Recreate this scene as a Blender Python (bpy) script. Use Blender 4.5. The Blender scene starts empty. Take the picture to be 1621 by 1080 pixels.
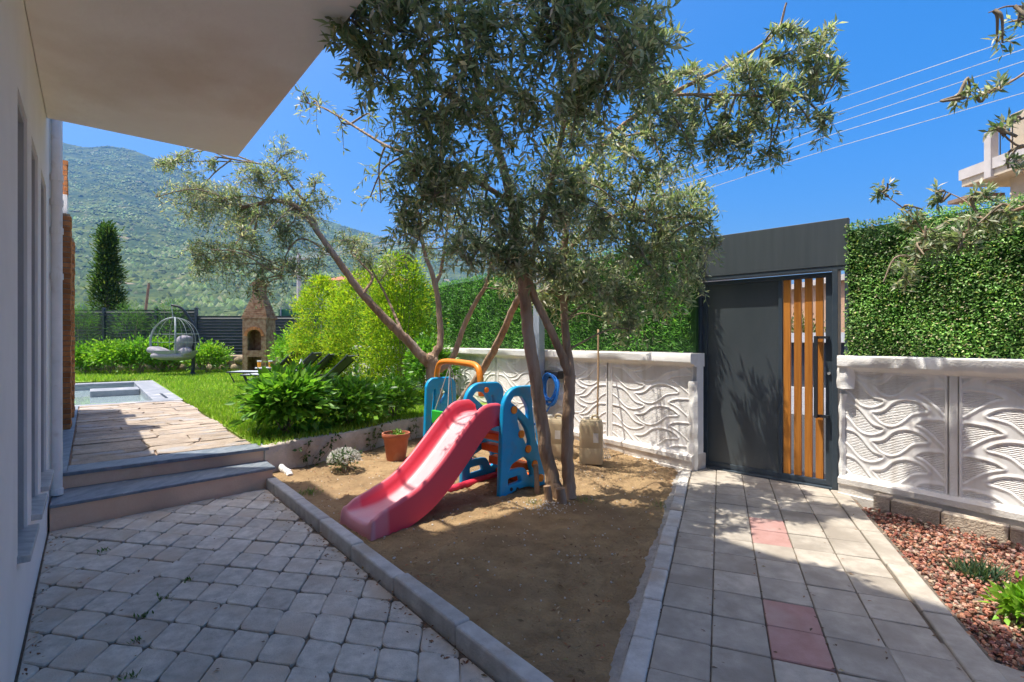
import bpy, bmesh, math, random
import numpy as np
from mathutils import Vector, Matrix, noise as mnoise

random.seed(7)
RNG = np.random.default_rng(7)
SC = bpy.context.scene
COL = SC.collection

# ------------------------------------------------------------------ camera
CAM_H, FPX, CX, CY = 1.45, 800.0, 810.5, 540.0
cam_d = bpy.data.cameras.new('camera')
cam = bpy.data.objects.new('camera', cam_d)
COL.objects.link(cam)
cam.location = (0, 0, CAM_H)
cam.rotation_euler = (math.radians(90), 0, 0)
cam_d.sensor_width = 36.0
cam_d.lens = 36.0 * FPX / 1621.0
cam_d.clip_start = 0.05
cam_d.clip_end = 20000
SC.camera = cam

# ------------------------------------------------------------------ sky, sun, exposure
SUN_EL = math.radians(71.0)
SUN_TRAVEL = Vector((1.0, 0.03, 0)).normalized()          # the way the shadows fall
world = bpy.data.worlds.new('World')
SC.world = world
world.use_nodes = True
wn, wl = world.node_tree.nodes, world.node_tree.links
wn.clear()
w_out = wn.new('ShaderNodeOutputWorld')
w_bg = wn.new('ShaderNodeBackground')
w_sky = wn.new('ShaderNodeTexSky')
w_sky.sky_type = 'NISHITA'
w_sky.sun_disc = False
w_sky.sun_elevation = SUN_EL
w_sky.sun_rotation = math.atan2(-SUN_TRAVEL.x, -SUN_TRAVEL.y)
w_sky.air_density = 1.0
w_sky.dust_density = 5.0
w_sky.ozone_density = 4.0
w_hs = wn.new('ShaderNodeHueSaturation')
w_hs.inputs['Saturation'].default_value = 1.62
wl.new(w_sky.outputs[0], w_hs.inputs['Color'])
wl.new(w_hs.outputs[0], w_bg.inputs['Color'])
w_bg.inputs['Strength'].default_value = 0.074
wl.new(w_bg.outputs[0], w_out.inputs['Surface'])

sun_d = bpy.data.lights.new('sun', 'SUN')
sun_d.energy = 2.4
sun_d.angle = math.radians(0.55)
sun_d.color = (1.0, 0.94, 0.84)
sun = bpy.data.objects.new('sun', sun_d)
COL.objects.link(sun)
sdir = Vector((SUN_TRAVEL.x * math.cos(SUN_EL), SUN_TRAVEL.y * math.cos(SUN_EL), -math.sin(SUN_EL)))
sun.rotation_euler = sdir.to_track_quat('-Z', 'Y').to_euler()
sun.location = (0, 0, 30)

vs = SC.view_settings
vs.view_transform = 'Standard'
vs.look = 'None'
vs.gamma = 1.0
vs.exposure = 1.8
vs.use_curve_mapping = False
SC.cycles.max_bounces = 8
SC.cycles.diffuse_bounces = 6
SC.cycles.transparent_max_bounces = 12

# ------------------------------------------------------------------ helpers
def P(px, py, z=0.0):
    """point of the photograph on the level z"""
    Y = (CAM_H - z) * FPX / (py - CY)
    return np.array([(px - CX) * Y / FPX, Y, z])

def D(px, py, Y):
    """point of the photograph at distance Y"""
    return np.array([(px - CX) * Y / FPX, Y, CAM_H - (py - CY) * Y / FPX])

W0 = np.array([-2.12, 2.148])
UD = np.array([-0.641, 0.7676])
VD = np.array([0.7676, 0.641])
def UV(u, v, z=0.0):
    p = W0 + u * UD + v * VD
    return np.array([p[0], p[1], z])

class Frame:
    def __init__(s, o, ax, ay):
        s.o = np.array([o[0], o[1], o[2] if len(o) > 2 else 0.0], float)
        ax = np.array([ax[0], ax[1], 0.0]); ay = np.array([ay[0], ay[1], 0.0])
        s.ax = ax / np.linalg.norm(ax); s.ay = ay / np.linalg.norm(ay)
    def __call__(s, pts):
        pts = np.atleast_2d(np.asarray(pts, float))
        return s.o + pts[:, :1] * s.ax + pts[:, 1:2] * s.ay + pts[:, 2:3] * np.array([0, 0, 1.0])
HOUSE = Frame((W0[0], W0[1], 0), UD, VD)
IDENT = Frame((0, 0, 0), (1, 0), (0, 1))

ORG = {}
def mat_plain(name, col, rough=0.8, spec=0.3, metal=0.0):
    m = bpy.data.materials.new(name); m.use_nodes = True
    b = m.node_tree.nodes['Principled BSDF']
    b.inputs['Base Color'].default_value = (*col, 1)
    b.inputs['Roughness'].default_value = rough
    b.inputs['Specular IOR Level'].default_value = spec
    b.inputs['Metallic'].default_value = metal
    return m

def mat_noise(name, c1, c2, scale=8.0, rough=0.85, spec=0.25, bump=0.0, bscale=None, rnd=0.0, detail=6.0,
              c3=None, s3=1.0, lo=0.35, hi=0.65, t3=(0.55, 0.7), stretch=None, coord='Object', bdist=0.02):
    """two colours mixed by noise, an optional third in large stains, bump, per-object value jitter"""
    m = bpy.data.materials.new(name); m.use_nodes = True
    nt = m.node_tree; N, L = nt.nodes, nt.links
    b = N['Principled BSDF']
    b.inputs['Roughness'].default_value = rough
    b.inputs['Specular IOR Level'].default_value = spec
    tc = N.new('ShaderNodeTexCoord')
    src = tc.outputs[coord]
    oi = N.new('ShaderNodeObjectInfo')
    off = N.new('ShaderNodeVectorMath'); off.operation = 'ADD'
    mul = N.new('ShaderNodeVectorMath'); mul.operation = 'SCALE'
    cmb = N.new('ShaderNodeCombineXYZ')
    for i in range(3): L.new(oi.outputs['Random'], cmb.inputs[i])
    L.new(cmb.outputs[0], mul.inputs[0]); mul.inputs['Scale'].default_value = 37.0 if rnd > 0 else 0.0
    L.new(src, off.inputs[0]); L.new(mul.outputs[0], off.inputs[1])
    vec = off.outputs[0]
    if stretch:
        mp = N.new('ShaderNodeMapping'); mp.inputs['Scale'].default_value = stretch
        L.new(vec, mp.inputs[0]); vec = mp.outputs[0]
    n = N.new('ShaderNodeTexNoise'); n.inputs['Scale'].default_value = scale; n.inputs['Detail'].default_value = detail
    n.inputs['Roughness'].default_value = 0.65
    L.new(vec, n.inputs['Vector'])
    r = N.new('ShaderNodeValToRGB')
    r.color_ramp.elements[0].position = lo; r.color_ramp.elements[0].color = (*c1, 1)
    r.color_ramp.elements[1].position = hi; r.color_ramp.elements[1].color = (*c2, 1)
    L.new(n.outputs['Fac'], r.inputs[0])
    out = r.outputs[0]
    if c3:
        n3 = N.new('ShaderNodeTexNoise'); n3.inputs['Scale'].default_value = s3; n3.inputs['Detail'].default_value = 4
        L.new(vec, n3.inputs['Vector'])
        r3 = N.new('ShaderNodeMapRange'); r3.inputs['From Min'].default_value = t3[0]; r3.inputs['From Max'].default_value = t3[1]
        L.new(n3.outputs['Fac'], r3.inputs['Value'])
        mx = N.new('ShaderNodeMix'); mx.data_type = 'RGBA'
        L.new(r3.outputs[0], mx.inputs['Factor']); L.new(out, mx.inputs[6]); mx.inputs[7].default_value = (*c3, 1)
        out = mx.outputs[2]
    if rnd > 0:
        hs = N.new('ShaderNodeHueSaturation')
        mr = N.new('ShaderNodeMapRange'); mr.inputs['To Min'].default_value = 1 - rnd; mr.inputs['To Max'].default_value = 1 + rnd
        L.new(oi.outputs['Random'], mr.inputs['Value']); L.new(mr.outputs[0], hs.inputs['Value'])
        L.new(out, hs.inputs['Color']); out = hs.outputs[0]
    L.new(out, b.inputs['Base Color'])
    if bump > 0:
        n2 = N.new('ShaderNodeTexNoise'); n2.inputs['Scale'].default_value = bscale or scale * 4; n2.inputs['Detail'].default_value = 8
        L.new(vec, n2.inputs['Vector'])
        bp = N.new('ShaderNodeBump'); bp.inputs['Strength'].default_value = bump; bp.inputs['Distance'].default_value = bdist
        L.new(n2.outputs['Fac'], bp.inputs['Height']); L.new(bp.outputs[0], b.inputs['Normal'])
    return m

def mat_leaf(name, trans=0.3, rough=0.5, spec=0.35, tint=(1.15, 1.25, 0.55)):
    m = bpy.data.materials.new(name); m.use_nodes = True
    nt = m.node_tree; N, L = nt.nodes, nt.links
    b = N['Principled BSDF']; out = N['Material Output']
    at = N.new('ShaderNodeAttribute'); at.attribute_name = 'Col'
    L.new(at.outputs['Color'], b.inputs['Base Color'])
    b.inputs['Roughness'].default_value = rough; b.inputs['Specular IOR Level'].default_value = spec
    tr = N.new('ShaderNodeBsdfTranslucent')
    mx = N.new('ShaderNodeMix'); mx.data_type = 'RGBA'; mx.blend_type = 'MULTIPLY'; mx.inputs['Factor'].default_value = 1
    L.new(at.outputs['Color'], mx.inputs[6]); mx.inputs[7].default_value = (*tint, 1)
    L.new(mx.outputs[2], tr.inputs['Color'])
    ms = N.new('ShaderNodeMixShader'); ms.inputs[0].default_value = trans
    L.new(b.outputs[0], ms.inputs[1]); L.new(tr.outputs[0], ms.inputs[2])
    L.new(ms.outputs[0], out.inputs['Surface'])
    return m

def link(o, parent=None, org=(0, 0, 0)):
    COL.objects.link(o)
    if parent is not None: o.parent = parent
    ORG[o.name] = np.array(org, float)
    return o

def tag(o, label=None, cat=None, group=None, kind=None):
    if label: o['label'] = label
    if cat: o['category'] = cat
    if group: o['group'] = group
    if kind: o['kind'] = kind
    return o

def thing(name, label, cat, loc=(0, 0, 0), group=None, kind=None):
    o = bpy.data.objects.new(name, None)
    o.empty_display_size = 0.1
    o.location = loc
    link(o, None, loc)
    return tag(o, label, cat, group, kind)

def mesh_np(name, V, F, mat=None, smooth=False):
    me = bpy.data.meshes.new(name)
    V = np.asarray(V, np.float32)
    if isinstance(F, np.ndarray):
        nf, k = F.shape
        me.vertices.add(len(V)); me.vertices.foreach_set('co', V.ravel())
        me.loops.add(nf * k); me.loops.foreach_set('vertex_index', F.astype(np.int32).ravel())
        me.polygons.add(nf); me.polygons.foreach_set('loop_start', np.arange(0, nf * k, k, dtype=np.int32))
        me.polygons.foreach_set('loop_total', np.full(nf, k, np.int32))
        me.update(calc_edges=True)
    else:
        me.from_pydata(V.tolist(), [], F)
        me.update()
    if smooth:
        me.polygons.foreach_set('use_smooth', np.ones(len(me.polygons), bool))
    if mat: me.materials.append(mat)
    return me

def obj(name, V, F, mat, parent=None, smooth=False, bevel=0.0, segs=2, auto=None):
    """world-space vertices; shifted into the parent's space"""
    org = ORG[parent.name] if parent is not None else np.zeros(3)
    V = np.asarray(V, float) - org
    me = mesh_np(name, V, F, mat, smooth)
    o = bpy.data.objects.new(name, me)
    link(o, parent, org)
    if bevel > 0:
        md = o.modifiers.new('bevel', 'BEVEL'); md.width = bevel; md.segments = segs
        md.limit_method = 'ANGLE'; md.angle_limit = math.radians(40)
    if auto: me.set_sharp_from_angle(angle=math.radians(auto))
    return o

def crom(pts, n):
    """smooth curve through points"""
    pts = np.asarray(pts, float)
    if len(pts) < 3:
        t = np.linspace(0, 1, n)[:, None]
        return pts[0] * (1 - t) + pts[-1] * t
    p = np.vstack([2 * pts[0] - pts[1], pts, 2 * pts[-1] - pts[-2]])
    out = []
    m = len(pts) - 1
    for t in np.linspace(0, m - 1e-6, n):
        i = int(t); f = t - i
        a, b, c, d = p[i], p[i + 1], p[i + 2], p[i + 3]
        out.append(0.5 * (2 * b + (c - a) * f + (2 * a - 5 * b + 4 * c - d) * f * f + (3 * b - a - 3 * c + d) * f ** 3))
    return np.array(out)

class MB:
    def __init__(s): s.v = []; s.f = []; s.n = 0
    def add(s, V, F):
        V = np.asarray(V, float)
        s.v.append(V); s.f += [tuple(i + s.n for i in f) for f in F]; s.n += len(V)
        return s
    def box(s, x0, x1, y0, y1, z0, z1, T=IDENT):
        V = [(x, y, z) for z in (z0, z1) for y in (y0, y1) for x in (x0, x1)]
        V = T(V)
        F = [(0, 2, 3, 1), (4, 5, 7, 6), (0, 1, 5, 4), (2, 6, 7, 3), (0, 4, 6, 2), (1, 3, 7, 5)]
        return s.add(V, F)
    def prism(s, poly, z0, z1, T=IDENT):
        n = len(poly)
        V = [(p[0], p[1], z0) for p in poly] + [(p[0], p[1], z1) for p in poly]
        F = [tuple(range(n - 1, -1, -1)), tuple(range(n, 2 * n))] + [(i, (i + 1) % n, (i + 1) % n + n, i + n) for i in range(n)]
        return s.add(T(V), F)
    def slab(s, poly, z0, z1, b, T=IDENT, dz=None):
        """bevelled slab on a convex outline"""
        poly = np.asarray(poly, float); n = len(poly); c = poly.mean(0)
        d = poly - c; L = np.linalg.norm(d, axis=1, keepdims=True)
        ins = c + d * np.maximum(0.2, (L - b) / np.maximum(L, 1e-6))
        dz = np.zeros(n) if dz is None else np.asarray(dz)
        V = [(p[0], p[1], z0) for p in poly] + [(p[0], p[1], z1 - b * .8 + dz[i]) for i, p in enumerate(poly)] + [(p[0], p[1], z1 + dz[i]) for i, p in enumerate(ins)]
        F = [(i, (i + 1) % n, (i + 1) % n + n, i + n) for i in range(n)]
        F += [(i + n, (i + 1) % n + n, (i + 1) % n + 2 * n, i + 2 * n) for i in range(n)]
        F.append(tuple(range(2 * n, 3 * n)))
        return s.add(T(V), F)
    def tube(s, pts, r, sides=8, cap=True, wob=0.0):
        pts = np.asarray(pts, float); n = len(pts)
        r = np.full(n, r) if np.isscalar(r) else np.asarray(r, float)
        tan = np.gradient(pts, axis=0); tan /= np.maximum(np.linalg.norm(tan, axis=1, keepdims=True), 1e-9)
        ref = np.array([0.0, 0, 1]) if abs(tan[0][2]) < 0.9 else np.array([1.0, 0, 0])
        V = []
        a = np.linspace(0, 2 * math.pi, sides, endpoint=False)
        nx = np.cross(tan[0], ref); nx /= np.linalg.norm(nx)
        for i in range(n):
            nx = nx - tan[i] * np.dot(nx, tan[i]); nx /= max(np.linalg.norm(nx), 1e-9)
            ny = np.cross(tan[i], nx)
            rr = r[i] * (1 + wob * RNG.uniform(-1, 1, sides)) if wob else r[i] * np.ones(sides)
            V.append(pts[i] + (np.cos(a) * rr)[:, None] * nx + (np.sin(a) * rr)[:, None] * ny)
        V = np.vstack(V)
        F = [(i * sides + k, i * sides + (k + 1) % sides, (i + 1) * sides + (k + 1) % sides, (i + 1) * sides + k) for i in range(n - 1) for k in range(sides)]
        if cap:
            F.append(tuple(range(sides - 1, -1, -1))); F.append(tuple(range((n - 1) * sides, n * sides)))
        return s.add(V, F)
    def lathe(s, prof, c=(0, 0, 0), sides=20, flute=0.0, nfl=0):
        V = []; n = len(prof)
        for r, z in prof:
            for k in range(sides):
                a = 2 * math.pi * k / sides
                rr = r * (1 + flute * (1 if k % 2 else -1))
                V.append((c[0] + rr * math.cos(a), c[1] + rr * math.sin(a), c[2] + z))
        F = [(i * sides + k, i * sides + (k + 1) % sides, (i + 1) * sides + (k + 1) % sides, (i + 1) * sides + k) for i in range(n - 1) for k in range(sides)]
        F.append(tuple(range(sides - 1, -1, -1)))
        F.append(tuple(range((n - 1) * sides, n * sides)))
        return s.add(V, F)
    def sphere(s, c, r, nu=12, nv=8):
        r = np.array([r, r, r]) if np.isscalar(r) else np.asarray(r)
        V = [np.array(c) + r * np.array([0, 0, 1])]
        for i in range(1, nv):
            t = math.pi * i / nv
            for k in range(nu):
                a = 2 * math.pi * k / nu
                V.append(np.array(c) + r * np.array([math.sin(t) * math.cos(a), math.sin(t) * math.sin(a), math.cos(t)]))
        V.append(np.array(c) - r * np.array([0, 0, 1]))
        F = [(0, 1 + k, 1 + (k + 1) % nu) for k in range(nu)]
        for i in range(nv - 2):
            for k in range(nu):
                a, b = 1 + i * nu + k, 1 + i * nu + (k + 1) % nu
                F.append((a, a + nu, b + nu, b))
        last = len(V) - 1; o = 1 + (nv - 2) * nu
        F += [(last, o + (k + 1) % nu, o + k) for k in range(nu)]
        return s.add(V, F)
    def build(s, name, mat, parent=None, **kw):
        return obj(name, np.vstack(s.v), s.f, mat, parent, **kw)

def curve_panel(name, outline, holes, thick, bev, mat, parent, T):
    """flat board with rounded cut-outs: outlines in (a, z), extruded about the plane"""
    cu = bpy.data.curves.new(name, 'CURVE'); cu.dimensions = '2D'; cu.fill_mode = 'BOTH'
    for pl in [outline] + holes:
        sp = cu.splines.new('POLY'); sp.points.add(len(pl) - 1); sp.use_cyclic_u = True
        for i, (a, z) in enumerate(pl): sp.points[i].co = (a, z, 0, 1)
    cu.extrude = max(thick / 2 - bev, 0.001); cu.bevel_depth = bev; cu.bevel_resolution = 2
    tmp = bpy.data.objects.new('tmp', cu)
    COL.objects.link(tmp)
    dg = bpy.context.evaluated_depsgraph_get()
    me = bpy.data.meshes.new_from_object(tmp.evaluated_get(dg))
    V = np.array([v.co[:] for v in me.vertices]); F = [tuple(p.vertices) for p in me.polygons]
    bpy.data.objects.remove(tmp); bpy.data.curves.remove(cu); bpy.data.meshes.remove(me)
    W = T(np.stack([V[:, 0], V[:, 2], V[:, 1]], 1))
    return obj(name, W, F, mat, parent, smooth=True, auto=45)

def rpoly(pts, n=5, k=0.35):
    """round the corners of a polygon"""
    out = []; m = len(pts); pts = np.asarray(pts, float)
    for i in range(m):
        a, b, c = pts[i - 1], pts[i], pts[(i + 1) % m]
        p, q = b + (a - b) * k, b + (c - b) * k
        for t in np.linspace(0, 1, n):
            out.append(tuple((1 - t) ** 2 * p + 2 * t * (1 - t) * b + t * t * q))
    return out

def clip(poly, a, b, c):
    """keep a*x + b*y <= c"""
    out = []
    n = len(poly)
    for i in range(n):
        p, q = poly[i], poly[(i + 1) % n]
        dp, dq = a * p[0] + b * p[1] - c, a * q[0] + b * q[1] - c
        if dp <= 0: out.append(p)
        if dp * dq < 0:
            t = dp / (dp - dq)
            out.append((p[0] + t * (q[0] - p[0]), p[1] + t * (q[1] - p[1])))
    return out

def area(poly):
    return 0.5 * sum(poly[i - 1][0] * poly[i][1] - poly[i][0] * poly[i - 1][1] for i in range(len(poly)))

def unit(v): return v / np.maximum(np.linalg.norm(v, axis=-1, keepdims=True), 1e-9)

def leaf_arrays(pos, dirs, ln, wd, fold=0.12, roll=None):
    """N folded leaves as 5 verts / 2 quads each"""
    n = len(pos)
    dirs = unit(dirs)
    rv = unit(np.array([-.25, -.15, .8]) + RNG.normal(0, .55, (n, 3))) if roll is None else roll
    side = unit(np.cross(dirs, rv)); nor = np.cross(side, dirs)
    ln = np.broadcast_to(ln, n)[:, None]; wd = np.broadcast_to(wd, n)[:, None]
    b = pos; t = pos + dirs * ln - nor * ln * fold
    m = pos + dirs * ln * .48 - nor * wd * .22
    l = pos + dirs * ln * .45 + side * wd * .5; r = pos + dirs * ln * .45 - side * wd * .5
    V = np.stack([b, r, t, l, m], 1).reshape(-1, 3)
    i = np.arange(n)[:, None] * 5
    F = np.concatenate([i + np.array([[0, 1, 2, 4]]), i + np.array([[0, 4, 2, 3]])], 0)
    return V, F

def leaf_obj(name, pos, dirs, ln, wd, cols, mat, parent, fold=0.12, roll=None):
    V, F = leaf_arrays(pos, dirs, ln, wd, fold, roll)
    o = obj(name, V, F, mat, parent)
    at = o.data.color_attributes.new('Col', 'FLOAT_COLOR', 'POINT')
    c = np.ones((len(pos), 4), np.float32); c[:, :3] = cols
    at.data.foreach_set('color', np.repeat(c, 5, 0).ravel())
    return o

def pal(n, cols, jit=0.15, w=None):
    cols = np.asarray(cols, float)
    k = RNG.choice(len(cols), n, p=w)
    return np.clip(cols[k] * (1 + RNG.uniform(-jit, jit, (n, 1))) * (1 + RNG.uniform(-jit * .4, jit * .4, (n, 3))), 0, 1)

# ------------------------------------------------------------------ materials
M = {}
M['stucco'] = mat_noise('white_stucco', (.78, .76, .73), (.83, .81, .78), 2.2, .9, .15, .25, 160, bdist=.004, c3=(.66, .63, .58), s3=.7, t3=(.55, .8))
M['soffit'] = mat_noise('soffit_plaster', (.82, .77, .71), (.86, .82, .76), 1.5, .9, .15, .35, 5, bdist=.03, c3=(.70, .62, .53), s3=1.1, t3=(.5, .72))
M['jamb'] = mat_noise('grey_window_surround', (.42, .42, .42), (.5, .5, .5), 3, .8, .2, .1, 120)
M['marble'] = mat_noise('sill_marble', (.34, .33, .32), (.55, .54, .52), 7, .45, .4, stretch=(1, 3, 1))
M['pvc'] = mat_noise('white_pvc', (.72, .72, .70), (.8, .8, .78), 5, .5, .4, c3=(.6, .56, .5), s3=9, t3=(.58, .75))
M['glass'] = mat_plain('dark_glass', (.02, .025, .03), .08, .6)
M['frame'] = mat_plain('window_frame', (.7, .7, .7), .4, .4)
M['darkframe'] = mat_plain('dark_metal_frame', (.03, .035, .04), .45, .4)
M['brick'] = mat_noise('orange_brick', (.42, .15, .06), (.58, .25, .10), 14, .9, .15, .3, 90, rnd=.22, bdist=.006)
M['mortar'] = mat_noise('mortar', (.22, .15, .11), (.32, .25, .2), 30, .95, .1)
M['paver'] = mat_noise('grey_paver', (.44, .405, .345), (.64, .59, .51), 13, .92, .12, .7, 130, rnd=.12, c3=(.50, .42, .33), s3=2.2, t3=(.48, .66), bdist=.006)
M['sand'] = mat_noise('joint_sand', (.12, .10, .08), (.22, .18, .14), 25, .95, .1, .5, 120)
M['slab'] = mat_noise('grey_path_slab', (.34, .305, .255), (.47, .425, .36), 9, .92, .12, .35, 150, rnd=.10, c3=(.30, .265, .22), s3=2.6, t3=(.48, .7), bdist=.004)
M['pinkslab'] = mat_noise('pink_path_slab', (.35, .20, .175), (.42, .26, .235), 7, .92, .12, .35, 150, rnd=.06, c3=(.44, .33, .29), s3=3, t3=(.55, .8), bdist=.004)
M['kerb'] = mat_noise('kerb_concrete', (.42, .40, .37), (.58, .56, .52), 9, .93, .12, .6, 80, rnd=.1, c3=(.42, .34, .26), s3=3.0, t3=(.55, .75), bdist=.008)
M['concrete'] = mat_noise('rough_concrete', (.30, .28, .25), (.44, .41, .37), 8, .95, .1, .8, 45, c3=(.36, .28, .2), s3=2, t3=(.52, .75))
M['dirt'] = mat_noise('dry_soil', (.245, .165, .088), (.375, .26, .14), 5, .97, .08, .9, 70, c3=(.22, .15, .09), s3=1.3, t3=(.5, .72), bdist=.02)
M['earth'] = mat_noise('bare_ground', (.2, .15, .09), (.32, .25, .16), 2, .97, .08, .5, 30)
M['slate'] = mat_noise('slate_tread', (.13, .16, .19), (.24, .27, .30), 6, .55, .35, .25, 60, c3=(.5, .5, .5), s3=7, t3=(.7, .76), stretch=(2.2, .7, 1))
M['riser'] = mat_noise('beige_riser', (.70, .47, .32), (.78, .56, .40), 4, .7, .25, .15, 60, c3=(.42, .3, .22), s3=2, t3=(.5, .8))
M['flag'] = mat_noise('beige_flagstone', (.29, .235, .185), (.41, .335, .265), 5, .85, .2, .9, 18, rnd=.16, c3=(.34, .33, .33), s3=2.6, t3=(.54, .68), stretch=(1.0, 1.0, 1.0), bdist=.03)
M['plaster'] = mat_noise('stained_planter_plaster', (.46, .40, .34), (.60, .53, .46), 4, .95, .1, .8, 30, c3=(.30, .25, .2), s3=2.2, t3=(.5, .72), bdist=.015)
M['gatemetal'] = mat_noise('anthracite_paint', (.060, .074, .082), (.076, .091, .10), 1.5, .3, .5, .04, 4, c3=(.082, .095, .102), s3=1.4, t3=(.5, .8), stretch=(1.6, 1.6, .6))
M['gatepost'] = mat_noise('anthracite_frame_paint', (.045, .065, .085), (.06, .08, .10), 4, .38, .45)
M['header'] = mat_noise('streaked_header_paint', (.060, .074, .082), (.074, .089, .098), 1.5, .36, .5, .04, 4, c3=(.22, .24, .25), s3=1.5, t3=(.70, .76), stretch=(9, 9, .5))
M['gatewood'] = mat_noise('varnished_wood', (.40, .13, .018), (.64, .27, .05), 3, .4, .4, .15, 20, stretch=(16, 16, .7), rnd=.16, lo=.25, hi=.75)
M['wavewhite'] = None
M['capwhite'] = mat_noise('white_wall_paint', (.78, .77, .74), (.86, .85, .82), 5, .88, .2, .5, 60, c3=(.6, .57, .53), s3=1.6, t3=(.55, .75), bdist=.008)
M['plinth'] = mat_noise('pale_plinth', (.62, .58, .53), (.76, .73, .68), 5, .92, .15, .5, 50, c3=(.5, .40, .3), s3=2.2, t3=(.54, .72), bdist=.01)
M['lava'] = mat_noise('red_lava_rock', (.30, .085, .05), (.46, .17, .10), 20, .95, .1, .6, 120)
M['edgeblock'] = mat_noise('tan_edging_block', (.42, .35, .27), (.56, .48, .38), 9, .95, .1, .6, 70, rnd=.1, c3=(.36, .27, .2), s3=4)
M['bark'] = mat_noise('olive_bark', (.26, .17, .105), (.46, .33, .235), 7, .95, .1, 1.0, 26, stretch=(1, 1, .28), c3=(.42, .34, .27), s3=3, t3=(.52, .7), bdist=.03)
M['twig'] = mat_noise('olive_twig', (.22, .17, .12), (.34, .28, .2), 20, .9, .1)
M['cutwood'] = mat_noise('cut_wood', (.5, .36, .2), (.6, .46, .3), 12, .9, .1)
M['oleaf'] = mat_leaf('olive_leaf', .42, .45, .4, (1.1, 1.2, .6))
M['leaf'] = mat_leaf('green_leaf', .45, .38, .45)
M['conif'] = mat_leaf('conifer_spray', .45, .65, .2)
M['hedgeleaf'] = mat_leaf('plastic_hedge_leaf', .35, .45, .4)
M['grass'] = mat_leaf('grass_blade', .35, .55, .25)
M['hedgecore'] = mat_plain('hedge_core', (.03, .075, .025), .9, .1)
M['lawn'] = mat_noise('lawn_soil', (.14, .22, .035), (.22, .33, .05), 6, .95, .1, .5, 60)
M['blue'] = mat_noise('blue_plastic', (.003, .30, .60), (.006, .34, .66), 3, .38, .45, c3=(.07, .27, .46), s3=7, t3=(.5, .75))
M['orange'] = mat_noise('orange_plastic', (.75, .22, .015), (.82, .27, .02), 3, .4, .45)
M['orangered'] = mat_noise('deep_orange_plastic', (.72, .12, .008), (.78, .15, .012), 3, .4, .45)
M['redplastic'] = mat_noise('red_plastic', (.62, .025, .06), (.7, .045, .085), 4, .4, .45)
M['green_plastic'] = mat_plain('green_plastic', (.03, .42, .04), .45, .4)
M['rope'] = mat_noise('rope', (.4, .37, .34), (.55, .52, .48), 60, .95, .1)
M['terracotta'] = mat_noise('terracotta_plastic', (.40, .12, .065), (.48, .16, .09), 6, .6, .3, c3=(.5, .26, .18), s3=5, t3=(.55, .75))
M['soil'] = mat_noise('pot_soil', (.05, .03, .02), (.10, .07, .045), 30, .97, .1, .6, 90)
M['can'] = mat_noise('cream_plastic', (.46, .37, .23), (.55, .45, .29), 3, .45, .4, c3=(.48, .37, .22), s3=3, t3=(.5, .75))
M['canwhite'] = mat_noise('white_plastic', (.62, .6, .54), (.72, .7, .64), 3, .45, .4)
M['hose'] = mat_plain('blue_hose', (.01, .16, .55), .4, .45)
M['black'] = mat_plain('black_plastic', (.015, .015, .017), .5, .4)
M['steel'] = mat_noise('galvanised_steel', (.30, .31, .32), (.42, .43, .44), 20, .45, .5)
M['handlewood'] = mat_noise('rake_handle_wood', (.25, .16, .09), (.36, .25, .15), 6, .8, .2, stretch=(8, 8, 1))
M['postgrey'] = mat_noise('grey_post_paint', (.30, .35, .42), (.38, .43, .5), 5, .5, .4)
M['fence'] = mat_noise('anthracite_fence', (.045, .055, .07), (.06, .072, .09), 3, .45, .4)
M['cushion'] = mat_noise('grey_cushion', (.26, .245, .265), (.34, .32, .34), 12, .95, .1, .2, 200)
M['rattan'] = mat_plain('pale_grey_rattan', (.24, .27, .27), .6, .3)
M['sling'] = mat_noise('grey_sling', (.10, .115, .13), (.13, .145, .16), 40, .8, .2)
M['loungermetal'] = mat_plain('dark_lounger_frame', (.03, .035, .04), .4, .45)
M['palesling'] = mat_noise('pale_sling', (.33, .36, .40), (.40, .43, .47), 40, .8, .2)
M['ovenbrick'] = None
M['oven_dark'] = mat_plain('soot', (.02, .015, .012), .95, .05)
M['fieldstone'] = mat_noise('field_stone', (.26, .20, .13), (.40, .32, .22), 6, .95, .1, .8, 20, rnd=.18)
M['poolstone'] = mat_noise('pool_coping_slate', (.19, .205, .23), (.28, .295, .32), 4, .7, .3, .3, 40, c3=(.5, .48, .46), s3=2, t3=(.55, .75))
M['poolside'] = mat_noise('pool_wall', (.24, .27, .27), (.30, .33, .33), 3, .6, .3)
M['poleconc'] = mat_noise('pole_concrete', (.5, .48, .45), (.6, .58, .55), 4, .9, .1)
M['polewood'] = mat_noise('pole_wood', (.2, .14, .1), (.3, .22, .16), 5, .9, .1)
M['wire'] = mat_plain('aluminium_wire', (.62, .66, .7), .4, .5)
M['beige'] = mat_noise('beige_render', (.50, .42, .30), (.58, .49, .36), 2, .9, .15, .2, 60)
M['peach'] = mat_noise('peach_render', (.48, .30, .19), (.55, .36, .24), 2, .9, .15, .2, 60)
M['parapet'] = mat_noise('pale_parapet', (.50, .46, .42), (.58, .54, .5), 3, .9, .15, .2, 60)
M['rooftile'] = mat_noise('roof_tile', (.35, .14, .08), (.45, .2, .12), 8, .9, .15)
M['asphalt'] = mat_noise('asphalt', (.045, .045, .047), (.07, .07, .07), 30, .95, .15, .4, 150)
M['litter'] = mat_leaf('leaf_litter', .1, .8, .15, (1, 1, 1))
M['petal'] = mat_leaf('white_petal', .3, .6, .2, (1, 1, 1))
M['glassdrink'] = mat_plain('orange_drink', (.75, .3, .02), .2, .5)

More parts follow.
